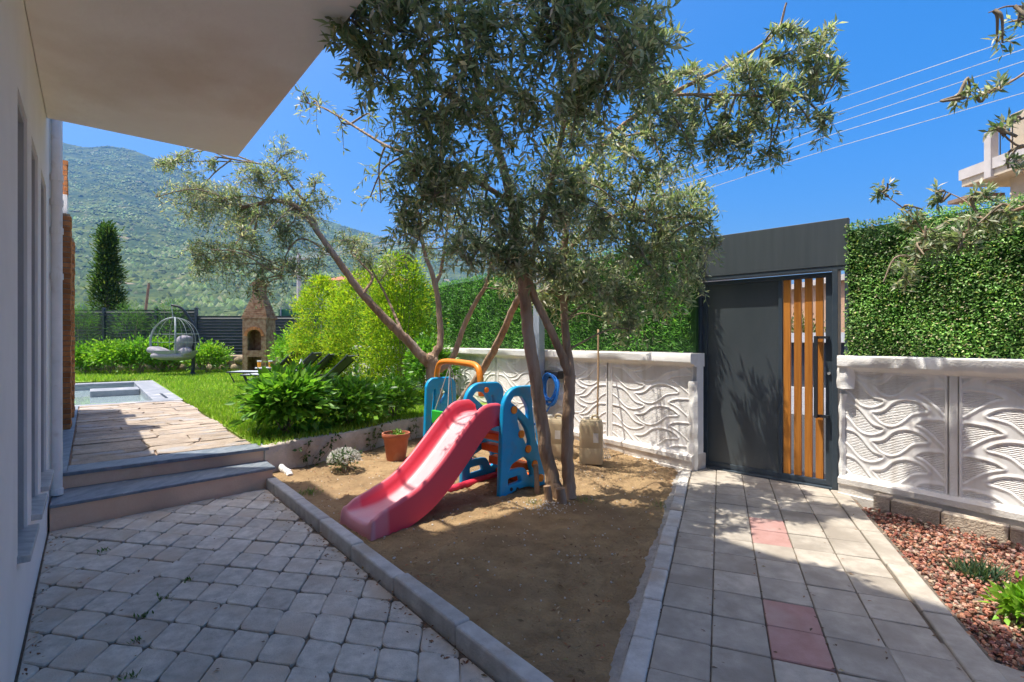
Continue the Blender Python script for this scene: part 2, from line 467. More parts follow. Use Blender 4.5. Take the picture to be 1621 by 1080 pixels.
# water
m = bpy.data.materials.new('pool_water'); m.use_nodes = True
b = m.node_tree.nodes['Principled BSDF']
b.inputs['Base Color'].default_value = (.30, .38, .38, 1); b.inputs['Roughness'].default_value = .06
b.inputs['Specular IOR Level'].default_value = .5
nz = m.node_tree.nodes.new('ShaderNodeTexNoise'); nz.inputs['Scale'].default_value = 5
bp = m.node_tree.nodes.new('ShaderNodeBump'); bp.inputs['Strength'].default_value = .12
m.node_tree.links.new(nz.outputs['Fac'], bp.inputs['Height']); m.node_tree.links.new(bp.outputs[0], b.inputs['Normal'])
M['water'] = m

# white precast panel: fine ribs only inside the recessed cells (attribute Cell)
m = bpy.data.materials.new('white_precast_panel'); m.use_nodes = True
N, L = m.node_tree.nodes, m.node_tree.links
b = N['Principled BSDF']; b.inputs['Roughness'].default_value = .9; b.inputs['Specular IOR Level'].default_value = .2
tc = N.new('ShaderNodeTexCoord')
nz = N.new('ShaderNodeTexNoise'); nz.inputs['Scale'].default_value = 4; nz.inputs['Detail'].default_value = 6
L.new(tc.outputs['Object'], nz.inputs['Vector'])
rp = N.new('ShaderNodeValToRGB')
rp.color_ramp.elements[0].position = .35; rp.color_ramp.elements[0].color = (.76, .745, .72, 1)
rp.color_ramp.elements[1].position = .6; rp.color_ramp.elements[1].color = (.86, .85, .83, 1)
L.new(nz.outputs['Fac'], rp.inputs[0])
mp = N.new('ShaderNodeMapping'); mp.inputs['Scale'].default_value = (7, 7, .7); L.new(tc.outputs['Object'], mp.inputs[0])
ns = N.new('ShaderNodeTexNoise'); ns.inputs['Scale'].default_value = 1.6; ns.inputs['Detail'].default_value = 6; L.new(mp.outputs[0], ns.inputs['Vector'])
ms_ = N.new('ShaderNodeMapRange'); ms_.inputs['From Min'].default_value = .52; ms_.inputs['From Max'].default_value = .75; ms_.inputs['To Max'].default_value = .6
L.new(ns.outputs['Fac'], ms_.inputs['Value'])
mst = N.new('ShaderNodeMix'); mst.data_type = 'RGBA'; L.new(ms_.outputs[0], mst.inputs['Factor']); L.new(rp.outputs[0], mst.inputs[6]); mst.inputs[7].default_value = (.56, .51, .44, 1)
L.new(mst.outputs[2], b.inputs['Base Color'])
wv = N.new('ShaderNodeTexWave'); wv.bands_direction = 'Z'; wv.inputs['Scale'].default_value = 22
wv.inputs['Distortion'].default_value = 2.5; wv.inputs['Detail'].default_value = 2; wv.inputs['Detail Scale'].default_value = 3
L.new(tc.outputs['Object'], wv.inputs['Vector'])
at = N.new('ShaderNodeAttribute'); at.attribute_name = 'Cell'
mu = N.new('ShaderNodeMath'); mu.operation = 'MULTIPLY'
L.new(wv.outputs['Fac'], mu.inputs[0]); L.new(at.outputs['Fac'], mu.inputs[1])
bp = N.new('ShaderNodeBump'); bp.inputs['Strength'].default_value = .9; bp.inputs['Distance'].default_value = .006
L.new(mu.outputs[0], bp.inputs['Height']); L.new(bp.outputs[0], b.inputs['Normal'])
M['wavewhite'] = m

# slide chute: faded bed (attribute Fade) over red
m = bpy.data.materials.new('faded_red_plastic'); m.use_nodes = True
N, L = m.node_tree.nodes, m.node_tree.links
b = N['Principled BSDF']; b.inputs['Roughness'].default_value = .42; b.inputs['Specular IOR Level'].default_value = .4
at = N.new('ShaderNodeAttribute'); at.attribute_name = 'Fade'
tc = N.new('ShaderNodeTexCoord')
nz = N.new('ShaderNodeTexNoise'); nz.inputs['Scale'].default_value = 6; nz.inputs['Detail'].default_value = 7; nz.inputs['Roughness'].default_value = .7
L.new(tc.outputs['Object'], nz.inputs['Vector'])
ma = N.new('ShaderNodeMath'); ma.operation = 'MULTIPLY_ADD'
L.new(nz.outputs['Fac'], ma.inputs[0]); ma.inputs[1].default_value = .7; ma.inputs[2].default_value = .62
mu = N.new('ShaderNodeMath'); mu.operation = 'MULTIPLY'; mu.use_clamp = True
L.new(at.outputs['Fac'], mu.inputs[0]); L.new(ma.outputs[0], mu.inputs[1])
mx = N.new('ShaderNodeMix'); mx.data_type = 'RGBA'
L.new(mu.outputs[0], mx.inputs['Factor']); mx.inputs[6].default_value = (.78, .05, .085, 1); mx.inputs[7].default_value = (.68, .39, .41, 1)
L.new(mx.outputs[2], b.inputs['Base Color'])
M['chute'] = m

# oven brick (courses too fine to pick apart)
m = bpy.data.materials.new('oven_brick'); m.use_nodes = True
N, L = m.node_tree.nodes, m.node_tree.links
b = N['Principled BSDF']; b.inputs['Roughness'].default_value = .92; b.inputs['Specular IOR Level'].default_value = .1
tc = N.new('ShaderNodeTexCoord'); nz = N.new('ShaderNodeTexNoise'); nz.inputs['Scale'].default_value = 9; nz.inputs['Detail'].default_value = 5
L.new(tc.outputs['Object'], nz.inputs['Vector'])
rp = N.new('ShaderNodeValToRGB')
rp.color_ramp.elements[0].position = .35; rp.color_ramp.elements[0].color = (.24, .12, .07, 1)
rp.color_ramp.elements[1].position = .65; rp.color_ramp.elements[1].color = (.42, .27, .17, 1)
L.new(nz.outputs['Fac'], rp.inputs[0]); L.new(rp.outputs[0], b.inputs['Base Color'])
M['ovenbrick'] = m

# wooded hillside
m = bpy.data.materials.new('wooded_hill'); m.use_nodes = True
N, L = m.node_tree.nodes, m.node_tree.links
b = N['Principled BSDF']; b.inputs['Roughness'].default_value = .97; b.inputs['Specular IOR Level'].default_value = .05
tc = N.new('ShaderNodeTexCoord')
vo = N.new('ShaderNodeTexVoronoi'); vo.inputs['Scale'].default_value = .09
L.new(tc.outputs['Object'], vo.inputs['Vector'])
n1 = N.new('ShaderNodeTexNoise'); n1.inputs['Scale'].default_value = .012; n1.inputs['Detail'].default_value = 8
L.new(tc.outputs['Object'], n1.inputs['Vector'])
rp = N.new('ShaderNodeValToRGB')
rp.color_ramp.elements[0].position = .05; rp.color_ramp.elements[0].color = (.10, .13, .05, 1)
rp.color_ramp.elements[1].position = .62; rp.color_ramp.elements[1].color = (.06, .085, .035, 1)
L.new(vo.outputs['Distance'], rp.inputs[0])
vm = N.new('ShaderNodeMath'); vm.operation = 'MULTIPLY'; vm.inputs[1].default_value = .12
rp2 = N.new('ShaderNodeValToRGB')
rp2.color_ramp.elements[0].position = .42; rp2.color_ramp.elements[0].color = (.7, .8, .9, 1)
rp2.color_ramp.elements[1].position = .62; rp2.color_ramp.elements[1].color = (1.5, 1.35, 1.0, 1)
L.new(n1.outputs['Fac'], rp2.inputs[0])
mx = N.new('ShaderNodeMix'); mx.data_type = 'RGBA'; mx.blend_type = 'MULTIPLY'; mx.inputs['Factor'].default_value = 1
L.new(rp.outputs[0], mx.inputs[6]); L.new(rp2.outputs[0], mx.inputs[7])
n4 = N.new('ShaderNodeTexNoise'); n4.inputs['Scale'].default_value = .02; n4.inputs['Detail'].default_value = 5
L.new(tc.outputs['Object'], n4.inputs['Vector'])
mr = N.new('ShaderNodeMapRange'); mr.inputs['From Min'].default_value = .66; mr.inputs['From Max'].default_value = .72
L.new(n4.outputs['Fac'], mr.inputs['Value'])
mx2 = N.new('ShaderNodeMix'); mx2.data_type = 'RGBA'
L.new(mr.outputs[0], mx2.inputs['Factor']); L.new(mx.outputs[2], mx2.inputs[6]); mx2.inputs[7].default_value = (.26, .21, .15, 1)
L.new(mx2.outputs[2], b.inputs['Base Color'])
M['hill'] = m

# ================================================================== THE SETTING
# ---- ground sheet to the horizon
mb = MB(); mb.add([(-11000, -3000, -.35), (9500, -3000, -.35), (9500, 3000, -.35), (-11000, 3000, -.35)], [(0, 1, 2, 3)])
tag(mb.build('ground', M['earth']), kind='structure')
# street outside the wall
LWF = Frame((2.05, 5.66, 0), (-.58, .815), (-.815, -.58))
RWF = Frame((3.15, 4.84, 0), (.568, -.823), (-.823, -.568))
GTF = Frame((2.19, 5.86, 0), (.729, -.685), (-.685, -.729))
mb = MB(); mb.prism([(-12, -.12), (6, -.12), (6, -5.5), (-12, -5.5)], -.3, -.06, RWF)
tag(mb.build('road', M['asphalt']), kind='structure')

# ---- wooded hill: ridge line read from the photograph, at its own distance
def ridge(az):
    t = np.tan(az) * FPX + CX
    xs = [-2600, -1400, -700, -200, 60, 100, 135, 170, 205, 240, 310, 400, 470, 540, 620, 700, 800, 950, 1200, 1700, 2600, 4200]
    ys = [330, 250, 215, 205, 215, 226, 234, 231, 236, 249, 278, 312, 333, 357, 380, 398, 425, 450, 468, 478, 490, 500]
    return np.interp(t, xs, ys)
na, nr = 300, 110
az = np.linspace(math.radians(-76), math.radians(72), na)
fr = np.linspace(0, 1, nr)
def hill_z(A, Fm):
    dist = 240 + 2320 * Fm ** 1.2
    rise = (CY - ridge(A)) / FPX
    g = np.interp(Fm, [0, .1, .3, .6, .85, 1.0], [-.02, .10, .42, .70, .90, 1.0])
    Xd = np.tan(A) * dist
    q = np.array([mnoise.fractal(Vector((x * .0036, y * .0036, 0)), 1.0, 2.1, 4) for x, y in zip(np.ravel(Xd), np.ravel(dist))]).reshape(np.shape(dist))
    Z = rise * g * dist + CAM_H + q * 95 * Fm * (1 - Fm) ** .8
    return Xd, dist, Z
A, Fm = np.meshgrid(az, fr, indexing='ij')
Xd, Yd, Z = hill_z(A, Fm)
V = np.stack([Xd, Yd, Z], -1).reshape(-1, 3)
ii, jj = np.meshgrid(np.arange(na - 1), np.arange(nr - 1), indexing='ij')
a0 = (ii * nr + jj).ravel()
F = np.stack([a0, a0 + nr, a0 + nr + 1, a0 + 1], 1)
tag(obj('hill', V, F, M['hill'], smooth=True), kind='structure')
# the wood on it: crowns too many and too far to count
nt_ = 34000
ta = np.concatenate([RNG.uniform(math.radians(-43.5), math.radians(-8), 30000), RNG.uniform(math.radians(-62), math.radians(20), 4000)])
tf = RNG.uniform(.0, 1, nt_) ** .62
tx, ty, tz = hill_z(ta, tf)
dens = np.array([mnoise.noise(Vector((x * .011, y * .011, 3))) for x, y in zip(tx, ty)])
kp = dens + RNG.uniform(-.35, .35, nt_) > -.16
tx, ty, tz, tf, dens = tx[kp], ty[kp], tz[kp], tf[kp], dens[kp]; nt_ = len(tx)
rad_ = RNG.uniform(2.2, 4.6, nt_) * (1 + .5 * tf)
octa = np.array([(1, 0, .1), (.3, .95, 0), (-.8, .6, .15), (-.8, -.6, 0), (.3, -.95, .1), (0, 0, 1.25)])
ofc = np.array([(0, 1, 5), (1, 2, 5), (2, 3, 5), (3, 4, 5), (4, 0, 5)])
jt = RNG.uniform(.7, 1.25, (nt_, 6, 1))
V = np.stack([tx, ty, tz - 1.0], 1)[:, None, :] + octa[None] * jt * rad_[:, None, None]
F = (np.arange(nt_)[:, None, None] * 6 + ofc[None]).reshape(-1, 3)
o = obj('hill_wood', V.reshape(-1, 3), F, M['litter'], smooth=True); tag(o, 'green wood covering the far hillside', 'wood', kind='stuff')
cc = np.clip(1 + .9 * dens, .5, 1.7)[:, None] * pal(nt_, [(.05, .085, .028), (.075, .12, .035), (.10, .15, .05), (.035, .065, .028), (.13, .16, .075)], .2)
at = o.data.color_attributes.new('Col', 'FLOAT_COLOR', 'POINT'); c4 = np.ones((nt_, 4), np.float32); c4[:, :3] = cc; at.data.foreach_set('color', np.repeat(c4, 6, 0).ravel())

# ---- dirt bed
PQ = np.array([.381, .9246]); PR = np.array([.9246, -.381]); PO = np.array([.843, 2.148])
def path_qr(x, y):
    dx, dy = x - PO[0], y - PO[1]
    return dx * PQ[0] + dy * PQ[1], dx * PR[0] + dy * PR[1]
gx = np.linspace(-3.2, 4.2, 300); gy = np.linspace(.2, 9.6, 380)
X, Y = np.meshgrid(gx, gy, indexing='ij')
vv = (X - W0[0]) * VD[0] + (Y - W0[1]) * VD[1]
qq_, rr_ = path_qr(X, Y)
din = np.clip((vv - 1.60) / .06, 0, 1) * np.clip((-.30 - rr_) / .10, 0, 1)
hz = np.zeros_like(X)
for i in range(X.shape[0]):
    for j in range(X.shape[1]):
        hz[i, j] = mnoise.fractal(Vector((X[i, j] * 2.2, Y[i, j] * 2.2, 0)), 1.0, 2.0, 5)
fall = np.clip((-.30 - rr_) / 1.4, 0, 1)
clod = np.array([mnoise.fractal(Vector((x * 9, y * 9, 2)), .8, 2.0, 4) for x, y in zip(X.ravel(), Y.ravel())]).reshape(X.shape)
Z = -.035 + .075 * fall + hz * .028 + np.abs(clod) * .020 + RNG.normal(0, .0026, X.shape)
Z = Z * din + (1 - din) * (-.12)
V = np.stack([X, Y, Z], -1).reshape(-1, 3)
n2 = len(gy)
ii, jj = np.meshgrid(np.arange(len(gx) - 1), np.arange(n2 - 1), indexing='ij'); a0 = (ii * n2 + jj).ravel()
F = np.stack([a0, a0 + n2, a0 + n2 + 1, a0 + 1], 1)
tag(obj('dirt_bed', V, F, M['dirt'], smooth=True), kind='structure')
def dirt_z(x, y):
    i = int(np.clip((x + 3.2) / 7.4 * 299, 0, 299)); j = int(np.clip((y - .2) / 9.4 * 379, 0, 379))
    return Z_dirt[i, j]
Z_dirt = Z.copy()

# ---- patio of rounded grey pavers
patio = thing('patio', None, None, UV(0, .8, 0)); tag(patio, kind='structure')
mb = MB(); mb.prism([(-4.2, -.02), (2.5, -.02), (2.5, 1.62), (-4.2, 1.62)], -.1, -.016, HOUSE)
mb.build('joint_sand', M['sand'], patio)
e1 = np.array([.190, -.036]); e2 = np.array([-.024, .214])
def paver_outline():
    c = [(-.5, -.5), (.5, -.5), (.5, .5), (-.5, .5)]
    pts = []
    for i in range(4):
        b_ = np.array(c[i]); a_ = np.array(c[i - 1]); d_ = np.array(c[(i + 1) % 4])
        k = .21 if i in (0, 2) else .10
        p_, q_ = b_ + (a_ - b_) * k, b_ + (d_ - b_) * k
        bb = b_ * .985
        for t in np.linspace(0, 1, 5): pts.append((1 - t) ** 2 * p_ + 2 * t * (1 - t) * bb + t * t * q_)
    pts = np.array(pts) * .984
    return pts[:, :1] * e1 + pts[:, 1:] * e2
po = paver_outline()
pv_share = []
for k in range(12):
    jit_ = RNG.normal(0, .0016, po.shape); jit_ = (jit_ + np.roll(jit_, 1, 0) + np.roll(jit_, -1, 0)) * .8
    m_ = MB(); m_.slab(po * RNG.uniform(.985, 1.0) + jit_, -.05, 0, .005, dz=RNG.normal(0, .0008, len(po)))
    pv_share.append(mesh_np('paver', np.vstack(m_.v), m_.f, M['paver']))
org_p = P(287, 1030)[:2]
step_line_u = lambda v: 2.24 + .17 * v / 1.66 - .012
cnt = 0
for i in range(-24, 30):
    for j in range(-10, 24):
        c = org_p + e1 * (i + .5) + e2 * (j + .5)
        u = (c - W0) @ UD; v = (c - W0) @ VD
        if v < -.1 or v > 1.68 or u < -2.6 or u > 2.5: continue
        poly = [tuple(p) for p in (po + c)]
        A0 = area(poly)
        # wall, kerb and step lines
        poly2 = clip(poly, -VD[0], -VD[1], -(W0 @ VD) - .012)
        poly2 = clip(poly2, VD[0], VD[1], (W0 @ VD) + 1.578) if poly2 else poly2
        nu = UD - VD * (.17 / 1.66)
        poly2 = clip(poly2, nu[0], nu[1], nu @ W0 + 2.222) if poly2 else poly2
        if len(poly2) < 3 or abs(area(poly2)) < .08 * abs(A0): continue
        dzz = random.uniform(-.006, .003)
        if abs(area(poly2) - A0) < 1e-7:
            o = bpy.data.objects.new('paver', random.choice(pv_share))
            o.location = np.array([c[0], c[1], dzz]) - ORG[patio.name]
            o.rotation_euler = (random.gauss(0, .014), random.gauss(0, .014), random.gauss(0, .014))
            link(o, patio)
        else:
            m_ = MB(); pc = np.array(poly2); cc = pc.mean(0)
            m_.slab(pc - cc, -.05, 0, .008)
            o = bpy.data.objects.new('paver', mesh_np('paver', np.vstack(m_.v), m_.f, M['paver']))
            o.location = np.array([cc[0], cc[1], dzz]) - ORG[patio.name]
            link(o, patio)
        cnt += 1
print('pavers', cnt)

def kerb_run(parent, fr, a0, a1, b0, b1, z0, z1, step, mat, bev=.012, jitter=.004):
    a = a0
    while a < a1 - .02:
        e = min(a + step * random.uniform(.96, 1.04), a1)
        m_ = MB(); j = random.uniform(-jitter, jitter)
        m_.box(a + .003, e - .003, b0 + j, b1 + j, z0, z1 + random.uniform(-.004, .004), fr)
        m_.build('kerb_stone', mat, parent, bevel=bev, segs=3)
        a = e
kerb = thing('patio_kerb', None, None, UV(0, 1.63, 0)); tag(kerb, kind='structure')
kerb_run(kerb, HOUSE, -2.2, 2.40, 1.592, 1.685, -.1, .088, .62, M['kerb'], .014)

# ---- path of square slabs with kerbs
PF = Frame((PO[0], PO[1], 0), PQ, PR)
path = thing('path', None, None, (1.5, 4, 0)); tag(path, kind='structure')
mb = MB(); mb.prism([(-1.6, -.37), (4.2, -.37), (4.2, 1.2), (-1.6, 1.2)], -.12, -.014, PF); mb.build('joint_sand', M['sand'], path)
gA = GTF.o[:2] ; gN = GTF.ay[:2]
CW, RH = .256, .2875
slab_mesh = {}
for pink in (0, 1):
    m_ = MB(); m_.slab(rpoly([(-RH / 2 + .003, -CW / 2 + .003), (RH / 2 - .003, -CW / 2 + .003), (RH / 2 - .003, CW / 2 - .003), (-RH / 2 + .003, CW / 2 - .003)], 3, .04), -.05, 0, .005)
    slab_mesh[pink] = mesh_np('path_slab', np.vstack(m_.v), m_.f, M['pinkslab'] if pink else M['slab'])
ang = math.atan2(PQ[1], PQ[0])
for ci in range(-1, 4):
    for ri in range(-5, 15):
        q0, r0 = ri * RH, ci * CW
        c = PO + PQ * (q0 + RH / 2) + PR * (r0 + CW / 2)
        pink = 1 if (ci == 1 and ri in (1, 2, 6, 7)) else 0
        corners = [PO + PQ * (q0 + a * RH) + PR * (r0 + b_ * CW) for a, b_ in ((.012, .012), (.988, .012), (.988, .988), (.012, .988))]
        # stop at the gate threshold
        dmin = [(p - gA) @ gN for p in corners]
        if max(dmin) < .06: continue
        if min(dmin) >= .05:
            o = bpy.data.objects.new('path_slab', slab_mesh[pink])
            o.location = np.array([c[0], c[1], random.uniform(-.0035, .0025)]) - ORG[path.name]
            o.rotation_euler = (random.gauss(0, .005), random.gauss(0, .005), ang + math.pi * 0 + random.gauss(0, .006))
            if random.random() < .5: o.rotation_euler.z += math.pi
            link(o, path)
        else:
            poly = clip([tuple(p) for p in corners], -gN[0], -gN[1], -(gA @ gN) - .05)
            if len(poly) < 3 or abs(area(poly)) < .004: continue
            if area(poly) < 0: poly = poly[::-1]
            pc = np.array(poly); cc = pc.mean(0); m_ = MB(); m_.slab(pc - cc, -.05, 0, .004)
            o = bpy.data.objects.new('path_slab', mesh_np('path_slab', np.vstack(m_.v), m_.f, M['slab']))
            o.location = np.array([cc[0], cc[1], random.uniform(-.003, .002)]) - ORG[path.name]; link(o, path)
kr = thing('path_kerb', None, None, (1, 3, 0)); tag(kr, kind='structure')
kerb_run(kr, PF, -1.4, 3.62, -.366, -.262, -.1, .012, .40, M['kerb'], .012, .006)
kerb_run(kr, PF, -1.4, 3.40, 1.030, 1.165, -.1, .012, .62, M['slab'], .01, .005)
# sloped mortar haunch beside the left kerb
qs = np.linspace(-1.4, 3.7, 90)
V = []; F = []
for i, q_ in enumerate(qs):
    wv_ = .10 + .035 * mnoise.noise(Vector((q_ * 2.3, 0, 3))) + .02 * mnoise.noise(Vector((q_ * 9, 4, 0)))
    z_ = .002 * random.uniform(-1, 1)
    for k, (b_, z1) in enumerate(((-.362, -.004), (-.362 - wv_ * .4, -.014), (-.362 - wv_ * .8, -.036), (-.362 - wv_ * 1.1, -.075))):
        V.append((q_, b_ + random.gauss(0, .003), z1 + random.gauss(0, .003)))
    if i: F += [((i - 1) * 4 + k, (i - 1) * 4 + k + 1, i * 4 + k + 1, i * 4 + k) for k in range(3)]
obj('mortar_haunch', PF(V), F, M['concrete'], kr, smooth=True)

# unseen paving behind the camera, added to bounce light up to the soffit
mb = MB(); mb.prism([(-14, .0), (-2.65, .0), (-2.65, 1.59), (-14, 1.59)], -.1, -.002, HOUSE)
mb.prism([(-9, -.37), (-1.62, -.37), (-1.62, 1.2), (-9, 1.2)], -.1, -.002, PF)
tag(mb.build('rear_bounce_paving', M['slab']), kind='structure')
mb = MB(); mb.prism([(-14, 1.7), (-2.3, 1.7), (-2.3, 3.4), (-14, 3.4)], -.1, -.006, HOUSE)
tag(mb.build('rear_bounce_path', M['slab']), kind='structure')

# ---- red gravel bed
poly = [PF([(q_, 1.12, 0)])[0][:2] for q_ in (-1.4, 3.35)]
wallpts = [RWF([(a, .2, 0)])[0][:2] for a in (.15, 4.6)]
gpoly = np.array([poly[0], wallpts[1], wallpts[0], poly[1]])
m_ = MB(); m_.add([(p[0], p[1], -.07) for p in gpoly], [(0, 1, 2, 3)])
gb = m_.build('gravel_bed', M['sand']); tag(gb, kind='structure')
# rocks
def rock(rs):
    m_ = MB(); m_.sphere((0, 0, 0), 1, 6, 4)
    V = np.vstack(m_.v); V *= rs.uniform(.62, 1.25, (len(V), 1)); V[:, 2] *= .7
    return V, m_.f
protos = [rock(RNG) for _ in range(8)]
def inpoly(p, poly):
    c = False; n = len(poly)
    for i in range(n):
        a, b_ = poly[i - 1], poly[i]
        if (a[1] > p[1]) != (b_[1] > p[1]) and p[0] < (b_[0] - a[0]) * (p[1] - a[1]) / (b_[1] - a[1]) + a[0]: c = not c
    return c
lo, hi_ = gpoly.min(0), gpoly.max(0)
mb = MB(); n = 0
while n < 7600:
    p = RNG.uniform(lo, hi_)
    if p[1] < 1.9 or not inpoly(p, gpoly): continue
    V, F = protos[n % 8]
    s = RNG.uniform(.007, .018)
    th = RNG.uniform(0, 6.28); ca, sa = math.cos(th), math.sin(th)
    W = V * s; W = np.stack([W[:, 0] * ca - W[:, 1] * sa, W[:, 0] * sa + W[:, 1] * ca, W[:, 2]], 1)
    mb.add(W + np.array([p[0], p[1], -.058 + RNG.uniform(0, .045)]), F); n += 1
V = np.vstack(mb.v)
o = obj('lava_gravel', V, mb.f, M['lava']); tag(o, 'red lava gravel filling the bed beside the path', 'gravel', kind='stuff')
m = M['lava']; N, L = m.node_tree.nodes, m.node_tree.links
at = N.new('ShaderNodeAttribute'); at.attribute_name = 'Col'
L.new(at.outputs['Color'], N['Principled BSDF'].inputs['Base Color'])
ca_ = o.data.color_attributes.new('Col', 'FLOAT_COLOR', 'POINT')
per = len(protos[0][0])
cc = pal(len(V) // per, [(.40, .17, .11), (.47, .23, .155), (.50, .30, .22), (.30, .12, .085), (.50, .36, .28), (.24, .13, .10)], .2)
c4 = np.ones((len(V), 4), np.float32); c4[:, :3] = np.repeat(cc, per, 0); ca_.data.foreach_set('color', c4.ravel())

# ---- terrace of flagstones, lawn, pool
TZ = .33
R0, R1 = UV(2.72, 1.66)[:2], np.array([-1.41, 7.25]); R2 = np.array([-.30, 8.9])
terr = thing('terrace', None, None, UV(5, .8, TZ)); tag(terr, kind='structure')
mb = MB(); mb.prism([(2.78, -.3), (8.4, -.3), (8.4, 1.60), (2.78, 1.60)], -.2, TZ - .022, HOUSE); mb.build('mortar_bed', M['mortar'], terr)
mb = MB(); mb.prism([(2.75, .10), (3.02, .10), (3.02, 1.69), (2.75, 1.69)], TZ - .03, TZ + .003, HOUSE); mb.build('slate_edge', M['slate'], terr, bevel=.004)
mb = MB(); mb.prism([(2.75, -.28), (8.4, -.28), (8.4, .098), (2.75, .098)], TZ - .03, TZ + .002, HOUSE); mb.build('slate_edge', M['slate'], terr, bevel=.004)
u = 3.025
row = 0
while u < 8.36:
    h = random.uniform(.17, .32)
    if u + h > 8.25: h = 8.395 - u
    v = .105
    vend = 1.60 + .03 * math.sin(u * 3)
    sl0 = 0
    while v < vend - .02:
        w = random.uniform(.35, .8)
        if v + w > vend - .2: w = vend - v
        sl1 = random.uniform(-.06, .06) if v + w < vend - .01 else 0
        g = .007
        poly = [(u + g, v + g + sl0), (u + g + random.uniform(-.004, .006), v + w * .5), (u + g, v + w - g - sl1), (u + h * .5, v + w - g + random.uniform(-.015, .01)), (u + h - g, v + w - g + sl1), (u + h - g + random.uniform(-.006, .004), v + w * .5), (u + h - g, v + g - sl0), (u + h * .5, v + g + random.uniform(-.01, .012))]
        m_ = MB(); m_.slab(poly[::-1], TZ - .03, TZ + random.uniform(-.004, .008), .008, HOUSE, dz=RNG.uniform(-.004, .004, 8))
        m_.build('flagstone', M['flag'], terr)
        sl0 = -sl1; v += w
    u += h; row += 1

# lawn
wall_at = lambda Y_: 2.05 - .58 * (Y_ - 5.66) / .815
lawn_poly = [UV(2.75, 1.612), R0 + np.array([-.02, .06]), R1 + np.array([-.04, .04]), R2, np.array([wall_at(19), 19.0]), np.array([-24, 19.0]), np.array([-24, 12.0]), UV(15.2, -3), UV(15.2, 1.62), UV(8.4, 1.62)]
m_ = MB(); m_.prism([(p[0], p[1]) for p in lawn_poly][::-1], TZ - .3, TZ - .004)
tag(m_.build('lawn', M['lawn']), kind='structure')
# pool
PU0, PU1, PV0, PV1 = 8.4, 14.6, -3.0, 1.62
pool = thing('swimming_pool', 'slate edged swimming pool with pale water at the terrace end', 'pool', UV(11, .5, TZ))
ci0, ci1, cv = 8.62, 14.15, 1.17
mb = MB(); mb.box(PU0, ci0, PV0, PV1, TZ - .06, TZ + .004, HOUSE); mb.build('coping', M['poolstone'], pool, bevel=.01)
mb = MB(); mb.box(ci1, PU1, PV0, PV1, TZ - .06, TZ + .004, HOUSE); mb.build('coping', M['poolstone'], pool, bevel=.01)
mb = MB(); mb.box(ci0 + .004, ci1 - .004, cv, PV1, TZ - .06, TZ + .002, HOUSE); mb.build('coping', M['poolstone'], pool, bevel=.01)
mb = MB(); mb.box(ci0 + .3, ci0 + 1.4, 1.38, 1.43, TZ + .002, TZ + .006, HOUSE); mb.build('drain_slot', M['darkframe'], pool)
mb = MB()
mb.box(ci0 - .1, ci0, PV0, cv, -1.1, TZ - .06, HOUSE); mb.box(ci1, ci1 + .1, PV0, cv, -1.1, TZ - .06, HOUSE); mb.box(ci0, ci1, cv, cv + .1, -1.1, TZ - .06, HOUSE)
mb.box(ci0, ci1, PV0, cv, -1.2, -1.1, HOUSE)
mb.build('basin_wall', M['poolside'], pool)
mb = MB(); mb.box(11.9, 12.7, .25, cv - .005, -1.0, TZ - .02, HOUSE); mb.build('bench_block', M['poolstone'], pool, bevel=.015)
mb = MB(); mb.prism([(ci0, PV0), (ci1, PV0), (ci1, cv), (ci0, cv)], TZ - .3, TZ - .16, HOUSE)
tag(mb.build('water', M['water']), kind='structure')

# grass blades over the lawn in view
def lawn_blades(n, test, x0, x1, y0, y1):
    P_ = RNG.uniform((x0, y0), (x1, y1), (n, 2)); return P_[test(P_)]
def on_lawn(Q):
    r = Q - W0; u_ = r @ UD; v_ = r @ VD
    d1 = R1 - R0; s1 = d1[0] * (Q[:, 1] - R0[1]) - d1[1] * (Q[:, 0] - R0[0])
    wx = 2.05 - .58 * (Q[:, 1] - 5.66) / .815
    inpool = (u_ > 8.4) & (u_ < 14.62) & (v_ < 1.64)
    return (v_ > 1.615) & (s1 > 0.02) & (Q[:, 0] < wx - .1) & ~inpool
pts = np.vstack([lawn_blades(60000, on_lawn, -8, -1, 5.4, 11), lawn_blades(60000, on_lawn, -16, -2, 9, 18.6)])
far_strip = RNG.uniform((-17, 14.0), (-9, 18.6), (9000, 2)); rr = (far_strip - W0); far_strip = far_strip[(rr @ UD) > 14.62]
pts = np.vstack([pts, far_strip])
n = len(pts); dist_ = pts[:, 1]
ln = RNG.uniform(.035, .07, n) * (1 + dist_ / 22)
base = np.stack([pts[:, 0], pts[:, 1], np.full(n, TZ - .006)], 1)
lean = RNG.normal(0, .35, (n, 2))
th = RNG.uniform(0, 6.28, n); wd = .004 + .0009 * dist_
sd = np.stack([np.cos(th) * wd, np.sin(th) * wd, np.zeros(n)], 1)
tip = base + np.stack([lean[:, 0] * ln, lean[:, 1] * ln, ln], 1)
V = np.stack([base - sd, base + sd, tip], 1).reshape(-1, 3)
F = np.arange(3 * n).reshape(-1, 3)
o = obj('lawn_grass', V, F, M['grass']); tag(o, 'short bright green grass covering the lawn', 'grass', kind='stuff')
at = o.data.color_attributes.new('Col', 'FLOAT_COLOR', 'POINT')
c4 = np.ones((n, 4), np.float32); c4[:, :3] = pal(n, [(.26, .42, .045), (.34, .50, .055), (.20, .34, .04), (.44, .50, .11)], .2, [.35, .3, .25, .1])
at.data.foreach_set('color', np.repeat(c4, 3, 0).ravel())

